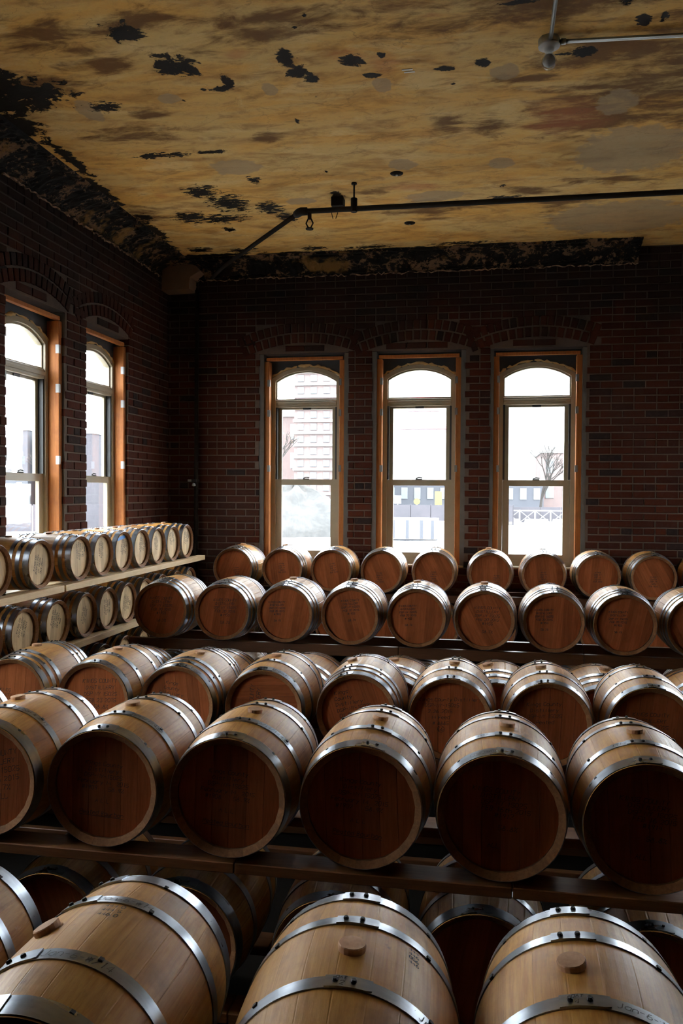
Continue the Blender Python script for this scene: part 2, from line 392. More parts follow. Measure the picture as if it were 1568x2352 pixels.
# ceiling with fields that say where the plaster has fallen, stained or been patched
PEEL = [(-1.94,4.17,0.097,0.086),(-1.85,4.52,0.075,0.10),(-1.75,4.56,0.08,0.10),(-1.56,4.75,0.03,0.10),(-1.60,4.84,0.073,0.033),(-1.16,4.58,0.05,0.10),(-1.12,4.72,0.06,0.07),(-1.06,4.80,0.04,0.06),(-0.80,4.64,0.055,0.07),(-0.63,4.61,0.029,0.037),(-0.71,4.83,0.050,0.030),(-0.29,4.82,0.06,0.025),(-0.08,4.79,0.045,0.043),(0.47,4.77,0.065,0.05),(0.74,4.50,0.035,0.062),(0.84,4.49,0.022,0.049),(-2.82,4.70,0.25,0.16),(-2.90,4.51,0.16,0.13),(-3.0,4.85,.2,.1),(-3.1,5.1,.12,.25),(-2.41,7.42,0.056,0.06),(-0.75,7.50,0.04,0.035),(-0.73,6.33,0.04,0.03),(-1.27,6.72,0.05,0.11),(-1.27,5.35,0.014,0.051),(0.06,6.73,0.027,0.038),(-0.96,4.17,0.018,0.023),(-1.04,4.27,0.016,0.016),(-0.25,5.01,0.015,0.016),(0.36,4.77,0.060,0.015),(0.12,4.24,0.107,0.019),(0.63,4.33,0.038,0.023),(-1.91,4.95,0.018,0.018),(-1.74,4.83,0.015,0.016),(-1.08,5.03,0.018,0.017),(-1.26,6.21,0.016,0.03),(-3.20,7.94,0.109,0.122),(-3.1,7.4,.06,.3),(-3.12,6.3,.05,.35),(-3.05,5.7,.05,.3),(-2.9,8.2,.5,.05),(-2.0,8.24,.5,.035),(-1.0,8.25,.5,.03),(0.,8.25,.4,.025),(.8,8.25,.4,.022)]
FLAKE = [(-2.33,6.46,.16,.14),(-2.19,6.75,.17,.22),(-2.64,7.05,.17,.16),(-2.40,7.12,.24,.12),(-1.88,6.92,.12,.16),(-1.80,7.18,.10,.14),(-1.84,6.28,.05,.08),(-2.48,8.08,.16,.08),(-2.90,8.0,.13,.09),(-1.76,8.12,.13,.07),(-3.06,6.98,.10,.09),(-2.35,5.72,.25,.05),(-2.0,5.72,.15,.03),(.1,7.0,.14,.07),(-2.42,4.95,.10,.07),(-1.2,8.16,.25,.06),(-.3,8.18,.3,.05)]
GRAY = [(0.94,6.17,0.40,0.43),(-0.66,4.95,0.06,0.10),(0.05,4.92,0.09,0.09),(0.74,5.41,0.13,0.18),(-0.67,6.17,0.11,0.11),(0.04,6.26,0.10,0.11),(1.07,7.65,0.64,0.45),(-2.55,4.98,0.08,0.16),(-1.99,4.91,0.08,0.07),(-1.34,4.89,0.05,0.08),(-1.59,6.80,0.14,0.08),(-1.91,6.02,0.20,0.15),(-0.48,6.86,0.25,0.12)]
BROWN = [(0.62,5.57,0.61,0.29),(-0.33,5.54,0.11,0.19),(-0.01,5.60,0.14,0.23),(0.52,7.23,0.22,0.27),(-2.20,5.10,0.13,0.09),(-2.37,4.12,0.35,0.20),(-1.84,4.04,0.25,0.12),(-1.23,4.31,0.34,0.13),(-1.63,4.42,0.16,0.09),(-2.19,4.47,0.18,0.17),(-0.31,4.38,0.40,0.14),(0.22,6.87,0.17,0.15),(-0.57,7.16,0.44,0.24),(-0.92,6.69,0.21,0.10),(-1.52,5.58,0.12,0.14),(-2.44,5.36,0.34,0.13),(0.56,4.79,0.62,0.34),(1.0,5.3,.7,.35),(1.2,5.0,.6,.4),(.9,6.75,.5,.12),(1.3,5.5,.5,.5),(.80,5.12,.45,.32),(1.1,4.7,.5,.4),(-2.6,4.6,.35,.2),(-0.98,4.20,0.5,0.16),(-3.01,6.87,0.23,0.23),(-2.27,4.27,0.16,0.11),(.3,4.2,.9,.3),(.2,5.0,.3,.1)]
RED = [(-0.80,4.64,0.14,0.16),(-2.69,6.50,0.11,0.10),(-0.63,4.71,0.14,0.17),(-1.42,4.48,0.12,0.07),(-0.63,6.64,0.31,0.13),(0.45,5.57,0.36,0.30),(-0.31,4.28,0.13,0.04)]
xs = np.concatenate([np.arange(XL-.3, 2.0, .024), np.linspace(2.0, XR+.3, 10)])
ys = np.concatenate([np.linspace(YF-.3, 3.5, 12), np.arange(3.524, YB+.32, .024)])
gx, gy = np.meshgrid(xs, ys); nx_, ny_ = len(xs), len(ys)
cv = np.stack([gx.ravel(), gy.ravel(), np.zeros(gx.size)], 1)
ii = np.arange(nx_*ny_).reshape(ny_, nx_)
cf = np.stack([ii[:-1, :-1], ii[1:, :-1], ii[1:, 1:], ii[:-1, 1:]], -1).reshape(-1, 4)
me = mesh_of('ceiling', cv, [tuple(q) for q in cf.tolist()], M['ceiling'])
def field(lst, soft):
    f = np.full(gx.size, -1.0)
    for (cx, cy, a, b) in lst:
        d = np.sqrt(((cv[:, 0]-cx)/a)**2+((cv[:, 1]-cy)/b)**2); f = np.maximum(f, 1-soft*d)
    return f
for nm, l, s_ in (('peel', PEEL, .62), ('flake', FLAKE, .72), ('gray', GRAY, .68), ('brown', BROWN, .7), ('red', RED, .8)):
    a_ = me.attributes.new(nm, 'FLOAT', 'POINT'); a_.data.foreach_set('value', field(l, s_).astype(np.float32))
ceil = struct(link('ceiling', me, None, (0, 0, HC)), 'stained yellow-brown plaster ceiling with black patches where plaster has fallen', 'ceiling')
bx('roof_slab', M['floor'], ceil, XL-.4, XR+.4, YF-.4, YB+.4, .06, .2)

# walls: mortar core with window openings, bricks set proud of it
OPEN_B = [(-2.44, -1.48), (-1.231, -.276), (-.029, .909), (2.45, 3.40), (3.66, 4.61)]
OPEN_L = [(1.85, 2.70), (3.06, 3.91), (5.48, 6.33), (6.69, 7.54)]
OPEN_R = [(5.48, 6.33), (6.69, 7.54)]
Z0, Z1 = -.76, 1.46           # opening bottom and top
BC, BL, JT = .0722, .2135, .0125    # course height, brick pitch, joint
def unit_brick(name, l):
    h = BC-JT; e = .004
    v = [(0, 0, 0), (l, 0, 0), (l, 0, h), (0, 0, h)]
    v = [(x, .10, z) for x, _, z in v]+[(x, e, z) for x, _, z in v]+[(x+(e if x == 0 else -e), 0, z+(e if z == 0 else -e)) for x, _, z in v]
    f = [(8, 9, 10, 11)]+[(4+i, 4+(i+1) % 4, 8+(i+1) % 4, 8+i) for i in range(4)]+[(i, (i+1) % 4, 4+(i+1) % 4, 4+i) for i in range(4)]
    return v, f
UB = {k: unit_brick(k, l) for k, l in (('stretcher', BL-JT), ('header', BL/2-JT))}
UBM = {k: mesh_of('brick_'+k, v, f, M['brick']) for k, (v, f) in UB.items()}
def wall(name, label, loc, rotz, x0, x1, openings, arches, visible, core_z1=HC):
    core = MB(); g = .004
    ed = [x0]+[e for o in openings for e in o]+[x1]
    for i in range(0, len(ed), 2): core.box(ed[i]-(0 if i == 0 else -g), ed[i+1]-(g if i+2 < len(ed) else 0), .008, .245, FL, core_z1)
    for (a, b) in openings:
        core.box(a-g, b+g, .008, .245, FL, Z0); core.box(a-g, b+g, .008, .245, Z1, core_z1)
    wo = struct(core.build(name, M['mortar'], None, loc, (0, 0, rotz)), label, 'wall')
    if not visible: return wo
    mat = Matrix.Translation(Vector(loc)) @ Matrix.Rotation(rotz, 4, 'Z')
    br = []; nc = int((core_z1-FL)/BC)
    for c in range(nc):
        z = FL+c*BC+JT/2; hd = (c % 6 == 3); pitch = BL/2 if hd else BL
        x = x0-(BL/4 if (c % 2) else 0)-(0 if c % 2 else BL*.75)
        while x < x1:
            a, b = x, x+pitch-JT; x += pitch
            segs = [(max(a, x0), min(b, x1))]
            for (oa, ob) in openings:
                ns = []
                for (p, q) in segs:
                    if z+BC-JT < Z0+.01 or z > Z1-.005: ns.append((p, q)); continue
                    j = random.uniform(-.010, .007)
                    if q <= oa-.02 or p >= ob+.02: ns.append((p, q)); continue
                    if p < oa-.03: ns.append((p, oa+j))
                    if q > ob+.03: ns.append((ob-j, q))
                segs = ns
            for (p, q) in segs:
                if q-p < .03: continue
                xm, zm = (p+q)/2, z+BC/2; skip = False
                for (ac, ah, az0, az1) in arches:
                    u = (xm-ac)/ah
                    if abs(u) < 1.0:
                        base = az0+(az1-az0)*(1-u*u)
                        if base-.02 < zm < base+.235: skip = True
                if skip: continue
                br.append((p, q, z, hd))
    scored = []
    for i, (p, q, z, hd) in enumerate(br):
        s_ = project(mat @ Vector(((p+q)/2, 0, z+BC/2)))
        if s_ and -20 < s_[0] < 1590 and 560 < s_[1] < 1330: scored.append((-(q-p)/s_[2]**1.2, i))
    near = {i for _, i in sorted(scored)[:300]}
    jm = MB()
    for i, (p, q, z, hd) in enumerate(br):
        k = 'header' if hd else 'stretcher'; l = (BL/2 if hd else BL)-JT
        dy = random.uniform(-.004, .004); sx = (q-p)/l; ry = random.uniform(-.006, .006)
        if i in near:
            o = link('brick', UBM[k], wo, (p, dy, z), (0, ry, 0)); o.scale = (sx, 1, 1)
        else:
            v, f = UB[k]; jm.add([(p+x*sx, y+dy, zz+z) for x, y, zz in v], f, 0, random.random())
    for (ac, ah, az0, az1) in arches:     # two rings of bricks on edge over each opening
        R = (ah*ah+(az1-az0)**2)/(2*(az1-az0)); cz = az1-R; th = math.asin(ah/R)
        for ring in (0, 1):
            r0 = R+.008+ring*.112; n = int(2*th*r0/BC)
            for k in range(n+1):
                an = -th+2*th*k/n; o = link('arch_brick', UBM['header'], wo, (0, 0, 0))
                px, pz = ac+math.sin(an)*r0, cz+math.cos(an)*r0
                o.rotation_euler = (0, an-PI/2, 0); o.location = (px-.03*math.cos(an), -.003, pz+.03*math.sin(an))
    if jm.v:
        st = jm.build('brickwork', M['brick'], wo, rnd=True); st['kind'] = 'stuff'
    return wo
ARB = [((a+b)/2, .56, 1.455, 1.56) for a, b in OPEN_B[:3]]
ARL = [((a+b)/2, .50, 1.455, 1.56) for a, b in OPEN_L[2:]]
wall('wall_back', 'dark red brick back wall with three arched windows', (0, YB, 0), 0, XL-.36, XR+.36, OPEN_B, ARB, True)
wall('wall_left', 'dark red brick left wall with tall windows and orange jambs', (XL, 0, 0), PI/2, YF, YB-.01, OPEN_L, ARL, True)
wall('wall_right', 'brick side wall out of view on the right', (XR, 3.55, 0), -PI/2, -5.0, 8.55, [(3.55-b, 3.55-a) for a, b in OPEN_R][::-1], [], False)
wall('wall_front', 'brick wall behind the viewer', (0, YF, 0), PI, -XR-.36, -XL+.36, [], [], False)

# ------------------------------------------------------------------ windows
def arch_outline(hw, z0, zs, za, n=12):
    pts = [(-hw, z0), (hw, z0), (hw, zs)]
    R = (hw*hw+(za-zs)**2)/(2*(za-zs)); th = math.asin(hw/R)
    for i in range(1, n): a = th-2*th*i/n; pts.append((R*math.sin(a), za-R+R*math.cos(a)))
    pts.append((-hw, zs)); return pts
def rect(hw, z0, z1): return [(-hw, z0), (hw, z0), (hw, z1), (-hw, z1)]
WN = [0]
def window(loc, rotz, label, hop, foam_seed):
    """local x along the wall, y outwards, z up (relative to the eye)"""
    WN[0] += 1
    root = struct(empty('window_%d' % WN[0], (loc[0], loc[1], Z0), rotz), label, 'window')
    def L(mb, name, mat, parent=None, smooth=False):
        o = mb.build(name, mat, parent or root, smooth=smooth)
        if parent is None: o.location = (0, 0, -Z0)
        return o
    y = .13
    m = MB(); m.ring(arch_outline(.378, -.74, 1.215, 1.335), arch_outline(.336, -.69, 1.190, 1.295), y, y+.09); L(m, 'frame', M['cream'])
    m = MB(); m.box(-.337, .337, y+.005, y+.085, .905, .985, b=.006); m.box(-.33, .33, y-.008, y+.01, .93, .96, b=.003); L(m, 'transom_bar', M['cream'])
    m = MB(); m.poly(arch_outline(.338, .98, 1.18, 1.297), y+.045, y+.049); L(m, 'transom_pane', M['glass'])
    m = MB(); m.ring(arch_outline(.337, .985, 1.191, 1.296), arch_outline(.322, .998, 1.178, 1.278), y+.025, y+.06); L(m, 'transom_sash', M['cream'])
    up = MB(); up.ring(rect(.316, .09, .905), rect(.277, .12, .885), y+.055, y+.082); uo = L(up, 'upper_sash', M['cream'])
    m = MB(); m.box(-.279, .279, y+.066, y+.070, .118, .887); L(m, 'pane', M['glass'], uo)
    m = MB(); m.box(-.045, .045, y+.046, y+.056, .883, .912, b=.003); L(m, 'maker_label', M['liner'], uo)
    lo = MB(); lo.ring(rect(.335, -.69, .136), rect(.268, -.625, .076), y+.018, y+.05); lw = L(lo, 'lower_sash', M['cream'])
    m = MB(); m.box(-.27, .27, y+.031, y+.035, -.627, .078); L(m, 'pane', M['glass'], lw)
    m = MB(); m.box(-.035, .035, y+.012, y+.03, .136, .146, b=.002); m.tube([(-.03, y+.02, .15), (.0, y+.02, .16), (.035, y+.02, .156)], .006, 6); L(m, 'sash_lock', M['rivet'], lw)
    for s in (-1, 1):
        m = MB(); m.box(s*.326-.010, s*.326+.010, y+.010, y+.056, .137, .905); L(m, 'jamb_liner', M['liner'])
        m = MB(); m.box(*sorted((s*.3785, s*hop)), .035, y+.085, -.745, 1.385, b=.003); L(m, 'lumber_jamb', M['buck'])
        m = MB(); m.box(*sorted((s*(hop-.002), s*.484)), .012, y+.1, -.748, 1.455); L(m, 'plaster_jamb', M['plaster'])
        for k, zz in enumerate((1.12, .80, .215)):
            m = MB(); m.box(*sorted((s*.372, s*.400)), .0305, .0345, zz, zz+.07, b=.001); m.box(*sorted((s*.372, s*.376)), .0305, .06, zz, zz+.07)
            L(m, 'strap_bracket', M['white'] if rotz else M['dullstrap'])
    m = MB(); m.box(-hop+.02, hop-.02, .04, .085, 1.392, 1.425, b=.003); L(m, 'lumber_header', M['buck'])
    # dark blocking between the arched frame and the square opening
    ao = arch_outline(.380, 1.1, 1.217, 1.338); sq = []
    for (x, z) in ao:
        if z < 1.15: sq.append((x*1.25, 1.095))
        else: sq.append((max(-.474, min(.474, x*1.25)), 1.455))
    m = MB(); m.ring(sq, ao, y+.01, y+.10, skip=0); L(m, 'blocking', M['liner'])
    rg = random.Random(foam_seed); m = MB(); pts = arch_outline(.385, 1.15, 1.222, 1.345, 26)[2:]
    m.tube([(x+rg.uniform(-.006, .006), y+.012+rg.uniform(-.01, .008), z+rg.uniform(-.006, .012)) for x, z in pts], [rg.uniform(.006, .02) for _ in pts], 7); L(m, 'insulation_foam', M['foam'], smooth=True)
    m = MB(); m.box(-.47, .47, -.02, y+.12, -.76, -.742, b=.003); L(m, 'sill_board', M['cream'])
    return root
WLB = ['arched window nearest the corner on the back wall, gravel mound outside', 'middle arched window of the back wall, dark hoarding outside', 'arched back wall window farthest from the corner, barrier fence outside']+['arched back wall window further right out of view']*2
for i, (a, b) in enumerate(OPEN_B): window(((a+b)/2, YB), 0, WLB[i], .435, i)['group'] = 'back wall windows'
WLL = {2: 'left wall window cut by the picture edge, apartment blocks outside', 3: 'left wall window nearest the corner above the shelf of small barrels'}
for i, (a, b) in enumerate(OPEN_L): window((XL, (a+b)/2), PI/2, WLL.get(i, 'arched window further along the left wall beside the viewer'), .43, 10+i)['group'] = 'left wall windows'
for i, (a, b) in enumerate(OPEN_R): window((XR, (a+b)/2), -PI/2, 'arched window in the right hand wall out of view', .43, 20+i)['group'] = 'right wall windows'

# ------------------------------------------------------------------ decayed cove along the top of the walls
def cove(name, label, pts_of, length, step=.03, seed=1, ribs=True):
    """pts_of(s, profile point) gives the 3-D point; profile runs from the wall up to the ceiling"""
    rg = random.Random(seed); prof = [(0, -.165), (.012, -.150), (.034, -.148), (.036, -.132), (.050, -.120), (.075, -.098), (.108, -.076), (.150, -.056), (.195, -.043), (.235, -.034), (.245, -.020), (.285, -.018), (.30, 0)]
    n = int(length/step); v = []; f = []; k = len(prof)
    for i in range(n+1):
        rib = .010 if (ribs and i % 4 == 0) else 0
        for j, (d, h) in enumerate(prof):
            jd = rg.uniform(-.006, .006)+(-rib if 3 < j < 9 else 0); jh = rg.uniform(-.006, .006)-(rib if 3 < j < 9 else 0)
            if j in (0, k-1): jd = jh = 0
            v.append(pts_of(i*step, d+jd, h+jh))
    for i in range(n):
        for j in range(k-1): f.append((i*k+j, (i+1)*k+j, (i+1)*k+j+1, i*k+j+1))
    o = struct(link(name, mesh_of(name, v, f, M['cove'])), label, 'trim')
    # ragged plaster lip hanging under the cove
    m = MB(); i = 0
    while i < n:
        l = rg.randint(4, 16); seg = list(range(i, min(i+l, n)+1)); i += l+rg.choice((0, 0, 1, 2))
        if len(seg) < 2: continue
        m.tube([pts_of(q*step, .016+rg.uniform(-.008, .012), -.168+rg.uniform(-.014, .010)) for q in seg], [rg.uniform(.003, .010) for _ in seg], 5)
    lip = m.build('plaster_lip', M['edge'], o)
    return o
cove('trim_1', 'crumbling black cove moulding along the top of the left wall', lambda s, d, h: (XL+d*1.05, 2.0+s, HC+h), YB-.30-2.0, seed=3)
cove('trim_2', 'crumbling black cove moulding along the top of the back wall', lambda s, d, h: (XL+.12+s, YB-d, HC+h), 1.40-XL-.12, seed=5)
m = MB(); rg = random.Random(2)
cb = [(XL-.01, 2.12), (XL+.30, 2.13), (XL+.31, 2.25), (XL+.42, 2.31), (XL+.34, 2.40), (XL-.01, 2.40)]
m.poly(cb, YB-.20, YB+.01); o = m.build('trim_3', M['beige']); struct(o, 'beige plaster patch filling the corner below the ceiling', 'trim')

# ------------------------------------------------------------------ barrels
RB, RC = .2225, .347
def prof_r(s, Rb, c): return Rb-c*s*s
def stave_mesh(name, Rb, c, L, n, th=.021, rows=14):
    a = PI/n; e = a*.07; v = []; f = []
    ang = [-a, -a+e, -a*.5, 0, a*.5, a-e, a]; dr = [-.0004, 0, 0, 0, 0, 0, -.0004]; k = len(ang)
    for i in range(rows+1):
        s = -L/2+L*i/rows; r = prof_r(s, Rb, c); si = s+(.012 if i == 0 else -.012 if i == rows else 0)
        for q, d in zip(ang, dr): v.append(((r+d)*math.sin(q), s, (r+d)*math.cos(q)))
        for q in (a, -a): v.append(((r-th)*math.sin(q), si, (r-th)*math.cos(q)))
    k2 = k+2
    for i in range(rows):
        for j in range(k2): f.append((i*k2+j, i*k2+(j+1) % k2, (i+1)*k2+(j+1) % k2, (i+1)*k2+j))
    f += [tuple(range(k2-1, -1, -1)), tuple(rows*k2+j for j in range(k2))]
    return mesh_of(name, v, f, [M['stave'], M['chime']], fm=[1 if (q < rows*k2 and q % k2 >= k-1) or q >= rows*k2 else 0 for q in range(len(f))])
def body_mesh(name, Rb, c, L, n=22, th=.019, rows=10):
    m = MB()
    for q in range(n):
        a0 = 2*PI*q/n; a = PI/n; rn = random.random(); v = []; f = []
        for i in range(rows+1):
            s = -L/2+L*i/rows; r = prof_r(s, Rb, c)
            for an, d in ((-a, -.0012), (-a*.86, 0), (0, 0), (a*.86, 0), (a, -.0012)): v.append(((r+d)*math.sin(a0+an), s, (r+d)*math.cos(a0+an)))
            si = s+(.012 if i == 0 else -.012 if i == rows else 0)
            for an in (a, -a): v.append(((r-th)*math.sin(a0+an), si, (r-th)*math.cos(a0+an)))
        for i in range(rows):
            for j in (0, 1, 2, 3, 5): f.append((i*7+j, i*7+j+1, (i+1)*7+j+1, (i+1)*7+j))
        f += [tuple(range(6, -1, -1)), tuple(rows*7+j for j in range(7))]
        n0 = len(m.m); m.add(v, f, 0, rn)
        for q in range(len(f)):
            if q >= rows*5 or q % 5 == 4: m.m[n0+q] = 1
    return m.mesh(name, [M['stave'], M['chime']], rnd=True)
def hoop_mesh(name, Rb, c, s0, s1, seg=72, th=.0022, lift=.0006):
    m = MB(); v = []; f = []
    def strip(pr):
        v = []; f = []; k = len(pr)
        for i in range(seg):
            a = 2*PI*i/seg
            for r, s in pr: v.append((r*math.sin(a), s, r*math.cos(a)))
        for i in range(seg):
            i2 = (i+1) % seg
            for j in range(k-1): f.append((i*k+j, i*k+j+1, i2*k+j+1, i2*k+j))
        m.add(v, f)
    o_ = lambda s: prof_r(s, Rb, c)+lift+th
    i_ = lambda s: prof_r(s, Rb, c)+lift-.001
    strip([(o_(s0), s0), (o_((s0+s1)/2), (s0+s1)/2), (o_(s1), s1)]); strip([(i_(s0), s0), (o_(s0), s0)]); strip([(o_(s1), s1), (i_(s1), s1)])
    # overlapping riveted lap
    v = []; f = []; a0, a1 = -.17, .22; nn = 8
    for i in range(nn+1):
        u = i/nn; a = a0+(a1-a0)*u; z0, z1 = s0, s1
        if i == nn: z0 = s0+(s1-s0)*.12; z1 = s1
        for r_, s in ((lift+th*.9, z0), (lift+th*2.1, z0), (lift+th*2.1, z1), (lift+th*.9, z1)):
            r = prof_r(s, Rb, c)+r_; v.append((r*math.sin(a), s, r*math.cos(a)))
    for j in range(4):
        w4 = []
        for i in range(nn+1): w4 += [v[i*4+j], v[i*4+(j+1) % 4]]
        m.add(w4, [(2*i, 2*i+1, 2*i+3, 2*i+2) for i in range(nn)])
    m.add(v[:4]+v[-4:], [(0, 1, 2, 3), (7, 6, 5, 4)])
    me = m.mesh(name, M['hoop'], smooth=True)
    return me
def rivet_mesh(name='rivet', r=.0055, h=.006):
    m = MB(); m.lathe([(r, -.003), (r, h*.6), (r*.75, h), (0, h)], 8); return m.mesh(name, M['rivet'])
def nail_mesh():
    m = MB(); m.box(-.005, .005, -.005, .005, -.003, .003, b=.001); return m.mesh('hoop_nail', M['rivet'])
def board_meshes(name, R, n, mat, th=.016):
    out = []; w_ = 2*R/n
    for i in range(n):
        a, b = -R+w_*i, -R+w_*(i+1); g = .0006; pts = []
        for j in range(9):
            x = a+g+(b-a-2*g)*j/8; pts.append((x, math.sqrt(max(R*R-x*x, 0))))
        pts2 = [(x, -z) for x, z in reversed(pts)]
        q = []
        for p in pts+pts2:
            if not q or (abs(p[0]-q[-1][0])+abs(p[1]-q[-1][1])) > 1e-5: q.append(p)
        if abs(q[0][0]-q[-1][0])+abs(q[0][1]-q[-1][1]) < 1e-5: q.pop()
        m = MB(); m.poly(q, 0, th); out.append(m.mesh(name, mat))
    return out
def disc_mesh(name, R, mat, th=.016, n=6):
    """head of joined boards seen from far away"""
    m = MB(); w_ = 2*R/n
    for i in range(n):
        a, b = -R+w_*i, -R+w_*(i+1); q = []
        for j in range(7): x = a+(b-a)*j/6; q.append((x, math.sqrt(max(R*R-x*x, 0))))
        q += [(x, -z) for x, z in reversed(q)]
        u = []
        for p in q:
            if not u or (abs(p[0]-u[-1][0])+abs(p[1]-u[-1][1])) > 1e-5: u.append(p)
        if abs(u[0][0]-u[-1][0])+abs(u[0][1]-u[-1][1]) < 1e-5: u.pop()
        k = len(m.f); m.poly(u, 0, th)
        for t_ in range(k, len(m.f)): m.r[t_] = (i*.37) % 1
    return m.mesh(name, mat, rnd=True)
def bung_mesh(r=.027, h=.013):
    m = MB(); m.lathe([(r*.94, -.012), (r, h*.4), (r, h*.85), (r*.94, h), (0, h*1.02)], 18); return m.mesh('bung', M['bung'])
RIV, NAIL, BUNG = rivet_mesh(), nail_mesh(), bung_mesh()
H4 = [(-.262, -.219), (-.1225, -.0925), (.0925, .1225), (.219, .262)]
H6 = [(-.262, -.222), (-.197, -.168), (-.140, -.110), (.110, .140), (.168, .197), (.222, .262)]
class Kind:
    def __init__(s, name, Rb, c, L, hoops, n=22, pale=False, bs=1.0):
        s.Rb, s.c, s.L, s.hoops, s.n = Rb, c, L, hoops, n
        s.stave = stave_mesh('stave', Rb, c, L, n); s.body = [body_mesh('body', Rb, c, L, n) for _ in range(3)]
        s.hm = [hoop_mesh('hoop', Rb, c, a, b) for a, b in hoops]
        s.rh = prof_r(L/2, Rb, c)-.020
        hm = M['head_lit'] if pale else M['head']
        s.boards = board_meshes('head_board', s.rh, 6, hm); s.disc = disc_mesh('head', s.rh, hm)
        s.bung = BUNG if bs == 1 else bung_mesh(.027*bs, .013*bs)
K4 = Kind('k4', RB, RC, .5314, H4); K6 = Kind('k6', RB, RC, .5314, H6)
sm = .77
KS = Kind('ks', .1715, .30, .48, [(a*.90, b*.90) for a, b in H6], 20, True, .8)
KE = Kind('ke', .28, .36, .66, [(-.325, -.280), (-.235, -.200), (-.150, -.115), (.115, .150), (.200, .235), (.280, .325)], 26, False, 1.15)
RECESS = .028
def barrel(kind, x, y, z, label, group, roll=0.0, yaw=0.0, detail=2, axis='y', text=None, hooptext=None, marks=None, headrot=None, bung=True, body_i=0, seed=0):
    """x,y,z: middle of the barrel relative to the eye; detail 2 = staves and rivets as parts"""
    K = kind; rz = yaw+(PI/2 if axis == 'x' else 0)
    root = tag(empty('barrel', (x, y, z-K.Rb), rz), label, 'barrel', group)
    C = (0, 0, K.Rb); rg = random.Random(seed+int(x*1000)+int(y*77))
    hr = rg.uniform(-.5, .5) if headrot is None else headrot
    if detail == 2:
        for i in range(K.n): link('stave', K.stave, root, C, (0, 2*PI*i/K.n+roll+.07, 0))
        for i, b in enumerate(K.boards): link('head_board', b, root, (0, -K.L/2+RECESS, K.Rb), (0, hr, 0))
    else:
        link('body', K.body[body_i % 3], root, C, (0, roll, 0)); link('head', K.disc, root, (0, -K.L/2+RECESS, K.Rb), (0, hr, 0))
    link('head', K.disc, root, (0, K.L/2-RECESS, K.Rb), (0, 0, PI))
    for (s0, s1), hm in zip(K.hoops, K.hm):
        ra = roll+rg.uniform(-.035, .035); ho = link('hoop', hm, root, C, (0, ra, 0))
        sm_ = (s0+s1)/2; r = prof_r(sm_, K.Rb, K.c)+.0045; sl = math.atan(2*K.c*sm_)
        rl = [-.085, .065] if K is not KS else [-.11, .09]
        if detail >= 1:
            for an in rl:
                o = link('rivet', RIV, ho, (r*math.sin(an), sm_, r*math.cos(an))); o.rotation_euler = (-sl, an, 0) if False else (0, an, 0)
                if detail == 1: o.scale = (.8, .8, .8)
        if detail == 2:
            for an in (-.78+rg.uniform(-.05, .05), .78+rg.uniform(-.05, .05)):
                o = link('hoop_nail', NAIL, ho, ((r-.001)*math.sin(an), s0+.004 if sm_ > 0 else s1-.004, (r-.001)*math.cos(an))); o.rotation_euler = (0, an, 0)
    if bung:
        br_ = roll+rg.uniform(-.03, .03); link('bung', K.bung, root, ((K.Rb-.001)*math.sin(br_), 0, K.Rb+(K.Rb-.001)*math.cos(br_)), (rg.uniform(-.05, .05), br_, 0))
    yh = -K.L/2+RECESS-.0008
    if text:
        m = MB(); lines, h, lead, ox, oz, rot, wd = text
        ca, sa = math.cos(rot), math.sin(rot)
        for i, ln in enumerate(lines):
            dx = 0
            if isinstance(ln, tuple): ln, dx = ln
            und = ln.startswith('_'); ln = ln.lstrip('_'); cir = ln.startswith('@'); ln = ln.lstrip('@')
            pls, wdt = strokes(ln, h, rg); v0 = -i*lead
            if und: pls.append([(-wdt/2, -h*.35), (wdt/2, -h*.28)])
            if cir: pls.append(circle_pl(0, h/2, wdt*.6, h*.95))
            ribbon(m, [[(u+dx, v+v0) for u, v in pl] for pl in pls], wd, lambda u, v: (ox+u*ca-v*sa, yh, oz+u*sa+v*ca))
        if m.v:
            o = m.build('handwriting', M['ink'], root, C); o['label'] = 'black marker handwriting on the barrel head'
    for (hi, a_c, txt, h, flip, *vo) in (hooptext or []):
        s0, s1 = K.hoops[hi]; sm_ = (s0+s1)/2; m = MB(); boxed = txt.startswith('['); cirs = '@' in txt; tx = txt.replace('[', '')
        if cirs: tx, tc = tx.split('@')
        pls, wdt = strokes(tx, h, rg, slant=.25)
        pls = [[(u, v-h/2) for u, v in pl] for pl in pls]
        if cirs:
            p2, w2 = strokes(tc, h, rg); u0 = wdt/2+w2*.9
            pls += [[(u+u0, v-h/2) for u, v in pl] for pl in p2]; pls.append(circle_pl(u0, 0, w2*.72, h*.62))
        if boxed: pls.append([(-wdt*.58, -h), (wdt*.58, -h), (wdt*.58, h), (-wdt*.58, h), (-wdt*.58, -h)])
        sg = -1 if flip else 1
        def fm(u, v):
            s = sm_+sg*v+(vo[0] if vo else 0); r = prof_r(s, K.Rb, K.c)+.0036+(.0028 if abs(a_c-roll) < .2 else 0); an = a_c+sg*u/r
            return (r*math.sin(an), s, r*math.cos(an))
        ribbon(m, pls, .0014 if boxed else .0019, fm)
        o = m.build('hoop_lettering', M['ink'], root, C); o['label'] = 'dark lettering on the steel hoop'
    for (a_c, s_c, rows_, h) in (marks or []):
        m = MB()
        for i, tx in enumerate(rows_):
            pls, wdt = strokes(tx, h, rg, slant=0, jit=.1)
            def fm(u, v):
                s = s_c-i*h*1.7+v; r = prof_r(s, K.Rb, K.c)+.0006; an = a_c+u/r
                return (r*math.sin(an), s, r*math.cos(an))
            ribbon(m, pls, .0022, fm)
        o = m.build('stave_stamp', M['stamp'], root, C); o['label'] = 'faded stamped numbers on the staves'
    return root

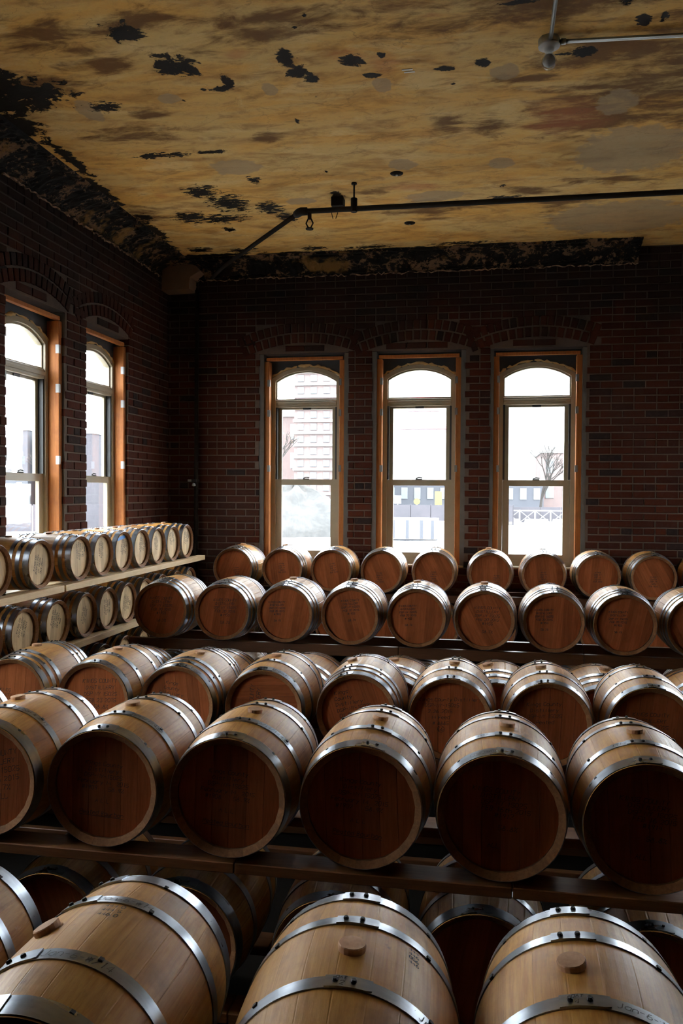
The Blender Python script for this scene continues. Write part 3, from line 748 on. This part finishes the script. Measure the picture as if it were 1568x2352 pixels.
ORD = ['first', 'second', 'third', 'fourth', 'fifth', 'sixth', 'seventh', 'eighth', 'ninth', 'tenth', 'eleventh']
PB_ = ['Kings County', 'Distillery', 'DSP-NY-15025', 'February 14, 2015', '%s     58.9%%', '', 'A L L', '', '_Peated Bourbon']
def ctext(num, extra=None):
    l = [x % num if '%s' in x else x for x in PB_]
    return (l, .0135, .0215, -.002, .070, -.06, .0016)
def ctext2(num, d): return ([('KINGS COUNTY', -.015), 'DISTILLERY', ('DSP NY 15025', .012), ('FEB %s 2015' % d, .02), ('#%s' % num, .015), '', ('58.8%', .03), '', '', ('ALL', -.01)], .0145, .0195, 0, .070, -.07, .0016)

# foreground row, close to the viewer
FZ = -1.0917
GF = 'foreground barrels below the front rack'
barrel(K4, -1.245, 1.55, FZ, 'foreground barrel mostly cut off by the left picture edge', GF, roll=-.2, seed=1)
barrel(K4, -.779, 1.534, FZ, 'foreground barrel with Jan-6 date written on its hoops and torn wooden bung', GF, roll=-.437, yaw=-.010, seed=2,
       hooptext=[(1, .12, 'Jan-6-*/14', .017, False), (2, .10, 'Jan-6-*14', .016, False)], marks=[(.05, .075, ['444 0', '444 5', '446 0'], .011)])
barrel(K4, -.265, 1.543, FZ, 'middle foreground barrel marked OAT 2 on its front hoop', GF, roll=.028, yaw=.064, seed=3,
       hooptext=[(1, .012, 'OAT', .008, False, .008), (1, .0, '-2', .011, False, -.006), (1, .85, 'Jan-6', .016, False)], marks=[(.62, .075, ['444', '446', '056', '446'], .009)])
barrel(K4, .192, 1.569, FZ, 'foreground barrel nearest the right edge, yellowish staves and flat round bung', GF, roll=-.153, yaw=-.023, seed=4,
       hooptext=[(1, -.16, 'OAT', .008, False, .008), (1, -.165, '4', .011, False, -.006), (1, .35, 'Jan-6-14', .014, False)])
# front rack, upper tier
CY, CZ = 2.887, -1.016
GC = 'barrels on the upper tier of the front rack'
barrel(K4, -2.195, CY+.07, CZ+.013, 'front rack barrel of which only a sliver shows at the left edge', GC, seed=5)
barrel(K4, -1.748, CY, CZ, 'front rack barrel cut by the left edge with tall pale bung and 15025 on head', GC, roll=-.12, seed=6, headrot=.05,
       text=(['KINGS COUNTY', 'DISTILLERY', 'DSP NY 15025', 'FEB 13 2015', '58.7%', 'ALL'], .018, .030, .03, .075, .22, .002), hooptext=[(1, .42, 'Bourbon # 2/13', .014, False)])
barrel(K4, -1.301, CY, CZ, 'front rack barrel numbered 1909 with circled PB on its second hoop', GC, roll=-.03, seed=7, headrot=.02, text=ctext('#1909'), hooptext=[(1, .38, '2/14/15@PB', .015, False)])
barrel(K4, -.8545, CY, CZ, 'front rack barrel numbered 1908 between the barrels numbered 1909 and 1907', GC, roll=.06, seed=8, headrot=.03, text=ctext('#1908'), hooptext=[(1, .48, '2/14/15@PB', .015, False), (1, -.3, '1908', .012, False)])
barrel(K4, -.408, CY, CZ, 'front rack barrel numbered 1907 with bright glints on both sides of its hoop', GC, roll=.15, seed=9, headrot=-.04, text=ctext('#1907'), hooptext=[(1, .48, '@PB', .014, False)])
barrel(K4, .038, CY, CZ, 'front rack barrel numbered 1912 with boxed cooperage stamp on its head hoop', GC, roll=.07, seed=10, headrot=.0, text=ctext2('1912', '16th'),
       hooptext=[(0, -.26, '[BARREL MILL', .0085, True), (1, .46, '2-16-15', .013, False), (1, -.28, '1912', .012, False)])
barrel(K4, .484, CY, CZ, 'front rack barrel numbered 1914 at the right picture edge', GC, roll=-.04, seed=11, headrot=-.05, text=ctext2('1914', '16'),
       hooptext=[(1, -.34, '1914', .015, False), (1, .36, '2-16-15', .013, False)])
# front rack, lower tier, in the dark
GL_ = 'dark barrels on the lower tier of the front rack'
CLX = [-1.50, -1.02, -.50, -.02, .50]; CLZ = -1.525
for i, x in enumerate(CLX):
    barrel(K4, x, CY, CLZ, 'dark lower tier barrel under the front rack rail, %s from left' % ORD[i], GL_, roll=(.0, .05, .1, -.02, .1)[i], seed=20+i, detail=1)
# second rack
DY, DZ = 4.022+.2657, -1.097
GD = 'barrels in the second row behind the front rack'
DX = [-2.51, -2.045, -1.585, -1.122, -.648, -.189, .276, .74]
DLB = ['second row barrel at the far left edge with six hoops and square bung', 'second row barrel with 6-23-15 written on its hoop', 'second row barrel with dark stained staves and torn bung',
       'second row barrel with orange bung and vertical writing on its head', 'second row barrel with six hoops and slanted writing DSP-NY-15025', 'second row barrel with red bung and circled number on its head',
       'second row barrel with faint crossed-out line on its head', 'second row barrel with open bung hole at the right edge']
DK = [K6, K4, K6, K4, K6, K4, K4, K4]; DR = [-.02, .1, .12, .02, -.28, .05, -.1, .08]
DT = [(['KINGS', 'COUNTY', 'DISTILLERY', 'DSP NY 15025'], .015, .026, -.05, .02, 0, .002),
      (['KINGS COUNTY', 'DISTILLERY', 'DSP NY 15025', 'FEB 23 2015', '58.8%'], .019, .034, .03, .09, .05, .0024),
      (['Kings', 'County', 'Distillery', 'DSP-NY-15025'], .016, .028, -.03, .10, -.1, .002),
      (['KINGS COUNTY', 'DISTILLERY'], .020, .034, -.06, .02, 1.5, .0024),
      ([('Kings', -.05), ('County', -.045), ('Distillery', -.02), 'DSP-NY-15025', ('03.24.2015', -.01), '58.9%'], .017, .029, -.03, .105, .22, .0024),
      (['Kings County Distillery', ('DSP-NY-15025', -.04), ('2.26.2015', -.05), ('14 Feed', -.05), ('# 8885', -.05), ('@66', -.05)], .016, .029, .0, .085, .04, .002),
      (['Kings County', 'Distillery', 'DSP-NY 15025', 'Peated'], .016, .029, -.02, .085, .06, .002),
      (['KINGS COUNTY', 'DISTILLERY', 'DSP NY 15025'], .016, .029, 0, .06, 0, .002)]
DH = [None, [(1, .42, '6-23-15', .016, False), (0, .40, '12-2441', .018, False)], [(0, .40, 'DSP Kings', .015, False)], [(0, .45, 'KC Distil', .014, False)], None, [(0, .3, '1', .012, False)], None, [(0, -.02, '1006', .013, False)]]
for i, x in enumerate(DX): barrel(DK[i], x, DY, DZ, DLB[i], GD, roll=DR[i], seed=30+i, text=DT[i], hooptext=DH[i], headrot=(.1, 0, -.1, 1.5, -.35, .0, .05, .1)[i], bung=(i != 7))
# pale fat barrels half hidden behind the second row
GE = 'pale broad barrels half hidden behind the second row'
EX = [-2.28, -1.70, -1.12, -.55, .045, .615, 1.18]; EY, EZ = 4.62+.33, -1.287
for i, x in enumerate(EX):
    barrel(KE, x, EY, EZ, 'pale broad barrel peeping out behind the second row, %s from left' % ORD[i], GE, roll=(-.35, .1, -.2, -.05, -.22, .1, .1)[i], detail=1, seed=40+i, body_i=i)
# third rack, upper tier
BY, BZ = 5.659+.2657, -.858
GB = 'barrels on the upper tier of the third rack'
BX = [-2.352, -1.889, -1.427, -.962, -.500, -.041, .412, .866, 1.325]
KT = ['KINGS COUNTY', 'DISTILLERY', 'DSP NY 15025', 'FEB 20 2015', '#1955', '', '58.7%']
for i, x in enumerate(BX):
    nar = i in (2, 4, 6, 7)
    tx = (KT, .012 if nar else .017, .022 if nar else .027, (-.06 if nar else 0)+(i % 2)*.02, .075, (.0, 0, .03, -.12, .05, 0, .02, 0, 0)[i], .0026)
    if i == 3: tx = (KT, .013, .023, 0, .10, .10, .0026)
    barrel(K6, x, BY, BZ, 'barrel with dark head and six bright hoops on third rack, %s from left' % ORD[i], GB, roll=(.02, .05, .0, -.05, -.06, -.03, .08, .02, .0)[i], detail=1, seed=50+i, body_i=i, text=tx, bung=i in (2, 3, 4, 5))
GB2 = 'barrels on the lower tier of the third rack'
for i, x in enumerate(BX[k] for k in (0, 1, 3, 4, 6, 8)):
    barrel(K6, x+.05, BY, BZ-.53, 'shadowed barrel under the third rack rail, %s from left' % ORD[i], GB2, detail=0, seed=60+i, body_i=i, bung=False)
# row under the back windows
AY, AZ = 7.883+.2657, -.759
GA = 'barrels in the last row under the back windows'
AX = [-2.516, -2.014, -1.526, -1.035, -.539, -.009, .48, .964, 1.45, 1.94]
for i, x in enumerate(AX):
    tx = (['KINGS', 'COUNTY', 'DSP NY', '15025', 'FEB 2015'], .012, .021, (.03, -.01, .01, -.02, .0, .06, .0, 0, 0, 0)[i], (.0, .05, .06, -.02, .0, -.02, .02, .03, 0, 0)[i], (.1, .08, .2, 0, 0, -.05, 0, 0, 0, 0)[i], .0022)
    barrel(K6, x, AY, AZ, 'barrel with orange-brown head under the back windows, %s from left' % ORD[i], GA, roll=(.1, -.15, .0, .1, .0, -.05, .05, .05, .1, 0)[i], detail=1, seed=70+i, body_i=i, text=tx, bung=i in (0, 1, 5))
GA2 = 'barrels under the last row by the back wall'
for i, x in enumerate(AX[k] for k in (0, 2, 3, 4, 5, 7, 8)):
    barrel(K6, x+.04, AY, AZ-.53, 'barrel below the last row by the back wall, %s from left' % ORD[i], GA2, detail=0, seed=80+i, body_i=i, bung=False)
# small barrels lying across on the left wall shelves
LXC = -2.85-.24
LT = [-.475, -.892, -1.309]
LY = [[4.43, 4.92, 5.445, 5.795, 6.145, 6.492, 6.838, 7.184, 7.53], [4.33, 4.73, 5.13, 5.53, 5.88, 6.225, 6.575, 6.925, 7.275, 7.62], [5.80, 6.18, 6.55, 6.92]]
LTXT = (['KINGS CO', 'DISTILLERY', 'NY 15025', 'OCT 2014', '#88'], .017, .028, -.01, .05, 1.35, .003)
for t_, zc in enumerate(LT):
    for i, yv in enumerate(LY[t_]):
        nm = ('top', 'middle', 'bottom')[t_]
        lb = 'small barrel with pale head on the %s left wall shelf, %s from the viewer' % (nm, ORD[i])
        if t_ == 0 and i == 4: lb = 'small barrel with blue tape across its head on the top left wall shelf'
        o = barrel(KS, LXC, yv, zc, lb, 'small barrels on the %s left wall shelf' % nm, roll=random.uniform(-.1, .1), detail=1 if t_ < 2 else 0, axis='x', seed=90+10*t_+i, body_i=i, bung=(t_ == 0),
               text=(LTXT[0][:3+(i*7) % 3], .015, .027, random.uniform(-.03, .02), random.uniform(.0, .05), random.uniform(1.1, 1.9), .003), headrot=random.uniform(-.3, .3))
        if t_ == 0 and i == 4:
            m = MB(); m.box(-.075, .075, -.0012, .0, -.014, .014)
            q = m.build('tape_strip', M['tape'], o, (0, -KS.L/2+RECESS-.0003, KS.Rb+.105), (0, -.12, 0)); q['label'] = 'bright blue masking tape'

# ------------------------------------------------------------------ racks
def rack(label, tiers, ry, xa, xb, posts, face=.036, mat='rail', joints=(), front=True):
    """tiers: heights of the rail tops; ry: the two (y0,y1) rail positions"""
    root = tag(empty('barrel_rack', ((xa+xb)/2, (ry[0][0]+ry[1][1])/2, FL)), label, 'rack', 'timber barrel racks')
    cx, cy = (xa+xb)/2, (ry[0][0]+ry[1][1])/2
    for zt in tiers:
        for (y0, y1) in ry:
            cuts = [xa]+[j+random.uniform(-.05, .05) for j in joints]+[xb]
            for a, b in zip(cuts, cuts[1:]):
                bx('rail', M[mat], root, a-cx+.001, b-cx-.001, y0-cy, y1-cy, zt-face-FL, zt-FL, b=.003)
    zt = max(tiers)
    for px in posts:
        for (y0, y1) in (ry if front else ry[1:]):
            bx('post', M[mat], root, px-cx-.010, px-cx+.010, y0-cy+.008, y1-cy-.008, 0, zt-face-FL, b=.002)
    return root
def rail_top(zc, s, K): return zc-prof_r(s, K.Rb, K.c)-.0028
SR = .19
def rk(y, dz=0): return [(y-SR-.05, y-SR+.04), (y+SR-.04, y+SR+.05)]
rk2 = lambda y: [(y-.208, y-.168), (y+.168, y+.208)]
rt2 = lambda zc: rail_top(zc, .168, K6)
rt_ = lambda zc, K=K4: rail_top(zc, SR-.04, K)+.0
rack('rough timber rack carrying the foreground barrels', [rt_(FZ)], rk(1.545), -1.6, .75, [-1.59, .74])
rack('front timber rack with a long reddish rail under the numbered barrels', [rt_(CZ), rt_(CLZ)], [(2.625, 2.735), (3.04, 3.15)], -2.5, .95, [-2.4, .92], joints=(-.85, .05), front=False)
rack('timber rack carrying the second row of barrels', [rt2(DZ), rt2(DZ-.509)], rk2(DY), -2.9, 1.2, [-2.78, 1.10], face=.075, mat='rail_shaded')
rack('low timber rack under the pale broad barrels', [rail_top(EZ, .19, KE)], [(EY-.27, EY-.18), (EY+.18, EY+.27)], -2.6, 1.5, [-2.58, -1.99, -1.41, -.835, -.2525, .33, .8975, 1.48])
rack('third timber rack whose sunlit rear rail shows between dark barrel heads', [rt2(BZ), rt2(BZ-.53)], rk2(BY), -2.62, 1.7, [-2.59, 1.66], joints=(-.6, .65), face=.075, mat='rail_shaded')
rack('timber rack along the back wall under the windows', [rt2(AZ), rt2(AZ-.53)], rk2(AY), -2.8, 2.4, [-2.77, 2.3], face=.075, mat='rail_shaded')
# left wall shelf rack: planks running along the wall
root = tag(empty('barrel_rack', (LXC, 5.8, FL)), 'pale pine shelf rack of small barrels along the left wall', 'rack', 'timber barrel racks')
for zc in LT:
    zt = zc-prof_r(.2, .1715, .30)-.003
    for (x0, x1) in ((-2.90, -2.825), (-3.36, -3.27)):
        for (a, b) in ((3.7, 5.165), (5.185, 7.95)):
            bx('plank', M['plank'], root, x0-LXC, x1-LXC, a-5.8, b-5.8, zt-.045-FL, zt-FL, b=.002)
for yv in (3.74, 7.90):
    for (x0, x1) in ((-2.893, -2.833), (-3.353, -3.277))[(1 if yv > 5 else 0):]:
        bx('post', M['plank'], root, x0-LXC, x1-LXC, yv-.02-5.8, yv+.02-5.8, 0, LT[0]-.21-FL, b=.002)

# ------------------------------------------------------------------ pipes, conduit and lamp on the ceiling
root = tag(empty('sprinkler_pipe', (-.4, 6.47, 2.22)), 'black sprinkler pipe hung below the ceiling and turning to the corner', 'pipe')
def at(p, o=(-.4, 6.47, 2.22)): return tuple(a-b for a, b in zip(p, o))
m = MB(); m.tube([at((4.9, 6.54, 2.22)), at((-1.50, 6.467, 2.22))], .021, 12); m.build('pipe_run', M['pipe'], root, smooth=True)
m = MB(); m.tube([at((-1.513, 6.467, 2.22)), at((-2.62, 7.90, 2.22)), at((-2.86, 8.24, 2.20))], .019, 12); m.build('pipe_branch', M['pipe'], root, smooth=True)
m = MB(); m.tube([at((-1.46, 6.467, 2.22)), at((-1.505, 6.467, 2.22)), at((-1.535, 6.492, 2.22)), at((-1.56, 6.525, 2.22))], [.031, .033, .033, .031], 12); m.build('elbow', M['pipe'], root, smooth=True)
m = MB(); m.tube([at((-1.085, 6.47, 2.24)), at((-1.085, 6.47, HC))], .007, 8); m.tube([at((-1.085, 6.47, 2.195)), at((-1.085, 6.47, 2.30))], .026, 10); m.tube([at((-1.085, 6.47, HC-.012)), at((-1.085, 6.47, HC))], .022, 10); m.build('hanger', M['pipe'], root)
sp = MB(); sp.tube([at((-1.44, 6.468, 2.21)), at((-1.44, 6.47, 2.155))], .016, 8); spo = sp.build('sprinkler_head', M['pipe'], root)
for s in (-1, 1):
    q = MB(); q.tube([at((-1.44+s*.012, 6.47, 2.16)), at((-1.44+s*.028, 6.47, 2.125)), at((-1.44+s*.010, 6.47, 2.09))], .006, 6); q.build('frame_arm', M['pipe'], spo)
q = MB(); q.lathe([(0, -.008), (.030, -.008), (.032, 0), (0, .002)], 14, o=at((-1.44, 6.47, 2.085))); q.build('deflector', M['pipe'], spo)
root = tag(empty('riser_pipe', (-3.12, YB-.075, FL)), 'dark vertical pipe running down the wall beside the corner', 'pipe')
m = MB(); m.tube([(0, 0, .0), (.012, 0, 2.14-FL)], .021, 12); m.build('pipe_run', M['pipe'], root, smooth=True)
m = MB(); m.box(-.045, .02, -.03, .07, .10-FL, .13-FL, b=.003); m.build('pipe_clamp', M['rivet'], root)
m = MB(); m.box(-.075, -.035, -.034, -.031, .105-FL, .128-FL); q = m.build('white_tag', M['white'], root); q['label'] = 'small white paper tag'
m = MB(); m.lathe([(0, 0), (.018, .004), (.022, .012), (.014, .03), (0, .034)], 10, o=(-.005, -.04, .055-FL)); m.build('valve_cap', M['porcelain'], root)
root = tag(empty('ceiling_lamp', (.275, 4.60, HC)), 'bare unlit round bulb in a porcelain holder on the ceiling', 'lamp')
m = MB(); m.lathe([(.055, 0), (.058, -.012), (.056, -.034), (.052, -.040), (0, -.041)][::-1], 8); m.build('junction_box', M['conduit'], root)
m = MB(); m.lathe([(0, -.072), (.022, -.072), (.027, -.06), (.030, -.052), (.056, -.047), (.058, -.040), (0, -.040)], 20); m.build('lamp_holder', M['porcelain'], root, smooth=True)
m = MB(); m.lathe([(0, -.165), (.018, -.162), (.032, -.151), (.040, -.134), (.041, -.120), (.036, -.103), (.026, -.088), (.016, -.076), (.014, -.068)], 20); m.build('bulb', M['bulb'], root, smooth=True)
m = MB(); m.lathe([(0, -.150), (.015, -.147), (.028, -.137), (.034, -.122), (.030, -.104), (.018, -.088), (0, -.082)], 16); m.build('frosted_core', M['porcelain'], root, smooth=True)
root = tag(empty('conduit', (.28, 4.0, HC)), 'thin steel conduit on the ceiling running towards the viewer from the lamp', 'conduit')
m = MB(); m.tube([(0, .56, -.025), (0, -4.0, -.025)], .011, 10); m.build('conduit_run', M['conduit'], root, smooth=True)
m = MB(); m.box(-.028, .028, -.03, -.012, -.016, 0, b=.002); m.build('strap', M['conduit'], root)
root = tag(empty('conduit', (1.5, 4.66, HC)), 'thin steel conduit on the ceiling running right from the lamp', 'conduit')
m = MB(); m.tube([(-1.175, -.065, -.025), (3.6, .25, -.025)], .011, 10); m.build('conduit_run', M['conduit'], root, smooth=True)
m = MB(); m.tube([(-1.165, -.065, -.025), (-1.14, -.063, -.025)], .016, 10); m.build('connector', M['conduit'], root, smooth=True)
for i, (x, y) in enumerate(((-.735, 6.33), (-.75, 7.50))):
    root = tag(empty('ceiling_plate', (x, y, HC)), ('round dark ceiling plate in front of the sprinkler pipe', 'round dark ceiling plate between the sprinkler pipe and back wall')[i], 'plate')
    m = MB(); m.lathe([(0, -.012), (.016, -.012), (.020, -.007), (.048, -.004), (.050, 0)], 18); m.build('disc', M['pipe'], root, smooth=True)
    m = MB(); m.lathe([(0, -.02), (.008, -.019), (.010, -.011)], 8); m.build('screw', M['conduit'], root)
root = tag(empty('old_box', (-1.27, 6.78, HC)), 'dark broken electrical box hanging from the ceiling behind the pipe', 'box')
m = MB(); m.box(-.05, .05, -.05, .05, -.075, 0, b=.004); m.build('box_shell', M['pipe'], root)
for k in (-1, 1):
    m = MB(); m.tube([(k*.02-.03, 0, -.07), (k*.025-.03, .01, -.12), (k*.012-.03, .0, -.165)], .0035, 5); m.build('wire_end', M['pipe'], root)
root = tag(empty('paper_scrap', (-.50, 4.81, HC)), 'two short white paper strips stuck to the ceiling', 'paper')
for k in (0, 1):
    bx('strip', M['paper'], root, -.032+k*.01, .030+k*.01, -.018+k*.028, -.004+k*.028, -.003, -.001)

# ------------------------------------------------------------------ outside, seen through the windows
GZ = -2.25
m = MB(); N = 60
gv = []; gf = []
def gh(x, y): return GZ+.10*math.sin(x*.35)*math.cos(y*.27)+.05*math.sin(x*1.1+y*.6)
gxs = np.concatenate([np.linspace(-260, -60, 9)[:-1], np.linspace(-60, 60, 61), np.linspace(60, 260, 9)[1:]]); gys = np.concatenate([np.linspace(-160, -20, 6)[:-1], np.linspace(-20, 90, 56), np.linspace(90, 380, 9)[1:]])
for y in gys:
    for x in gxs: gv.append((x, y, gh(x, y)))
n = len(gxs)
for j in range(len(gys)-1):
    for i in range(n-1): gf.append((j*n+i, j*n+i+1, (j+1)*n+i+1, (j+1)*n+i))
struct(link('ground', mesh_of('ground', gv, gf, M['ground'], True)), 'pale bright gravel yard outside the windows', 'ground')
# gravel mound
m = MB(); prof = []; v = []; f = []; nr, ns = 14, 40; rg = random.Random(4)
for i in range(nr+1):
    u = i/nr
    for k in range(ns):
        a = 2*PI*k/ns; r = u*(5.6+.6*math.sin(3*a)+.3*math.sin(7*a)); h = 2.75*max(0, 1-u)**.85*(1+.07*math.sin(5*a+u*9))+rg.uniform(-.06, .06)*(u < .99)
        v.append((r*math.cos(a), r*math.sin(a)*.7, h if u < 1 else -.3))
for i in range(nr):
    for k in range(ns): f.append((i*ns+k, i*ns+(k+1) % ns, (i+1)*ns+(k+1) % ns, (i+1)*ns+k))
tag(link('gravel_mound', mesh_of('gravel_mound', v, f, M['gravel'], True), None, (-10.6, 44, GZ)), 'grey gravel mound outside the window nearest the corner', 'mound')
def tree(loc, h, seed, label, leaves=0, spread=.6):
    rg = random.Random(seed); root = tag(empty('bare_tree', loc), label, 'tree'); mb = MB(); tips = []
    def grow(p, d, l, r, depth):
        mid = p+d*l*.5+Vector((rg.uniform(-1, 1), rg.uniform(-1, 1), rg.uniform(-.4, .6)))*l*.07
        e = p+d*l; mb.tube([p, mid, e], [r, r*.85, r*.68], 5 if depth > 1 else 7, caps=False)
        if depth >= 5: tips.append(e); return
        for k in range(rg.choice((2, 3)) if depth else 4):
            nd = (d+Vector((rg.uniform(-1, 1), rg.uniform(-1, 1), rg.uniform(-.25, .7)))*spread).normalized()
            grow(e, nd, l*rg.uniform(.62, .82), r*.62, depth+1)
    grow(Vector((0, 0, -.2)), Vector((0, 0, 1)), h*.28, h*.022, 0)
    mb.build('trunk_and_branches', M['bark'], root)
    if leaves:
        lb = MB()
        for e in tips:
            for _ in range(leaves):
                c = e+Vector((rg.gauss(0, .18), rg.gauss(0, .18), rg.gauss(0, .18))); a = rg.uniform(0, 6.3); s = .055
                u = Vector((math.cos(a), math.sin(a), rg.uniform(-.5, .5)))*s; w_ = Vector((-math.sin(a), math.cos(a), rg.uniform(-.5, .5)))*s
                lb.add([c-u, c-w_*.5, c+u, c+w_*.5], [(0, 1, 2, 3)])
        o = lb.build('leaves', M['efoliage'], root); o['kind'] = 'stuff'
    return root
tree((-9.2, 33, GZ), 6.2, 3, 'bare tree with a few yellow leaves outside the window nearest the corner', 1, .75)
tree((4.0, 70, GZ), 7.2, 8, 'bare vase-shaped tree seen through the window farthest from the corner', 0, .5)
tree((-52, 92, GZ), 9, 12, 'autumn tree before the apartment blocks outside the left wall', 2, .6)
def building(label, x0, x1, y0, y1, h, wallm, floors, cols, winm, wz0=1.2, ww=.5, wh=.55, bands=None, faces='s'):
    root = tag(empty('building', ((x0+x1)/2, y0, GZ)), label, 'building'); cx = (x0+x1)/2
    bx('walls', M[wallm], root, x0-cx, x1-cx, 0, y1-y0, -.5, h)
    bx('parapet', M['eband'], root, x0-cx-.15, x1-cx+.15, -.15, y1-y0+.15, h, h+.4)
    fh = (h-wz0)/floors; cw = (x1-x0)/cols
    m = MB(); m.box(-cw*ww/2, cw*ww/2, -.08, .12, 0, fh*wh, b=.03); wm = m.mesh('window', M[winm])
    for i in range(floors):
        for k in range(cols): link('window', wm, root, (x0-cx+cw*(k+.5), 0, wz0+fh*i+fh*.2))
        if bands: bx('floor_band', M[bands], root, x0-cx-.06, x1-cx+.06, -.2, .1, wz0+fh*i-fh*.12, wz0+fh*i+fh*.10)
    return root
building('tall pink brick tower with pale bands outside the window nearest the corner', -15.4, -10.2, 64, 76, 26, 'ebrick', 26, 5, 'ewin', bands='eband')
building('low brick houses behind the gravel mound', -27, -15.9, 78, 88, 9.5, 'ebrick', 3, 6, 'ewin')
hall = building('large white clad hall with a red sign outside the middle window', -14, 9, 112, 130, 26, 'ewhite', 3, 7, 'eband')
q = bx('sign_panel', M['ered'], hall, -8.9, -4.5, -.3, -.02, 13.2, 15.4); q['label'] = 'faded red sign panel'
bx('sign_trim', M['ered'], hall, -9.9, -3.3, -.3, -.02, 10.8, 11.0)
building('brick row building outside the window farthest from the corner', 5.2, 16, 92, 104, 6.6, 'ebrick', 2, 6, 'ewin')
building('long grey street frontage behind the hoarding outside', -12, 5, 84, 92, 3.3, 'egrey', 1, 13, 'ewin')
h_ = tag(empty('hoarding', (-4.5, 60, GZ)), 'dark panelled hoarding across the yard outside the middle window', 'fence')
for k in range(8): bx('panel', M['edark'], h_, -5.6+k*1.45, -5.6+k*1.45+1.41, -.05, .05, .25, 1.38)
for k in range(9): bx('post', M['edark'], h_, -5.67+k*1.45, -5.57+k*1.45, .05, .15, 0, 1.45)
for (x, z, wx, hh, mt, lb) in ((-5.35, 1.40, .45, .45, 'eyellow', 'round yellow road sign above the hoarding outside'), (-3.80, 1.40, .5, .95, 'eyellow', 'tall yellow notice board above the hoarding outside'), (-6.75, 1.45, .5, .6, 'ewhite', 'white notice board above the hoarding outside')):
    s_ = tag(empty('yard_sign', (x, 60.3, GZ)), lb, 'sign'); m = MB()
    if 'round' in lb: m.lathe([(0, -.03), (wx/2, -.03), (wx/2, .03), (0, .03)], 16, axis='y', o=(0, 0, z+hh/2))
    else: m.box(-wx/2, wx/2, -.03, .03, z, z+hh)
    m.build('sign_plate', M[mt], s_); bx('sign_post', M['econc'], s_, -.04, .04, .03, .09, 0, z+hh*.6)
eq = tag(empty('yard_container', (-3.6, 38, GZ)), 'white boxy site container in the yard outside the middle window', 'container')
bx('container_body', M['ewhite'], eq, -1.1, 1.1, 0, 2.2, .12, 1.05); bx('skid', M['egrey'], eq, -1.15, 1.15, .1, 2.1, -.1, .12)
for k in (-.85, -.2, .45, .95): bx('rib', M['egrey'], eq, k-.07, k+.07, -.05, 0, .15, 1.0)
fe = tag(empty('barrier_fence', (4.2, 62, GZ)), 'pale crossed railing fence in the yard outside the window farthest from the corner', 'fence')
for k in range(9): bx('fence_post', M['ewhite'], fe, -4.4+k*1.1-.05, -4.4+k*1.1+.05, -.05, .05, .0, 1.05)
for z in (1.0, .12): bx('fence_rail', M['ewhite'], fe, -4.4, 4.4, -.04, .04, z-.04, z+.04)
for k in range(8):
    m = MB(); x = -4.4+k*1.1; m.tube([(x, 0, .12), (x+1.1, 0, 1.0)], .025, 5); m.tube([(x, .03, 1.0), (x+1.1, .03, .12)], .025, 5); m.build('cross_brace', M['ewhite'], fe)
hb = tag(empty('hoarding', (4.2, 63.2, GZ)), 'dark hoarding behind the crossed railing fence outside', 'fence')
for k in range(7): bx('panel', M['edark'], hb, -5+k*1.45, -5+k*1.45+1.42, -.05, .05, .1, 1.25)
for k in range(3):
    m = MB(); m.poly([(-.9, 0), (.9, 0), (.9, .12), (.84, .2), (.8, .42), (-.8, .42), (-.84, .2), (-.9, .12)], -.2, .2)
    o = m.build('concrete_barrier', M['econc'], None, (1.2+k*1.95, 61.0, GZ)); tag(o, 'low concrete road barrier before the railing fence, %s from left' % ORD[k], 'barrier', 'road barriers in the yard')
building('grey apartment block with white windows seen through the left wall window', -76.5, -65.9, 110, 122, 10.9, 'egrey', 7, 4, 'ewhite', ww=.32, wh=.42)
building('darker apartment block beside the grey one outside the left wall', -64.6, -56, 110, 122, 10.4, 'edark', 6, 3, 'ewhite', ww=.32, wh=.42)
building('pale grey apartment block seen through the left wall window nearest the corner', -64.5, -57, 128, 140, 9.4, 'egrey', 6, 7, 'eband', ww=.32, wh=.42)
lf = tag(empty('hoarding', (-26, 40, GZ), .55), 'long grey street hoarding outside the left wall windows', 'fence')
for k in range(14): bx('panel', M['edark'], lf, -12+k*2.0, -12+k*2.0+1.96, -.05, .05, .05, 1.5)

# ------------------------------------------------------------------ lift everything so that the floor is at zero
for o in list(COL.objects):
    if o.parent is None and o is not cam: o.location.z += EYE
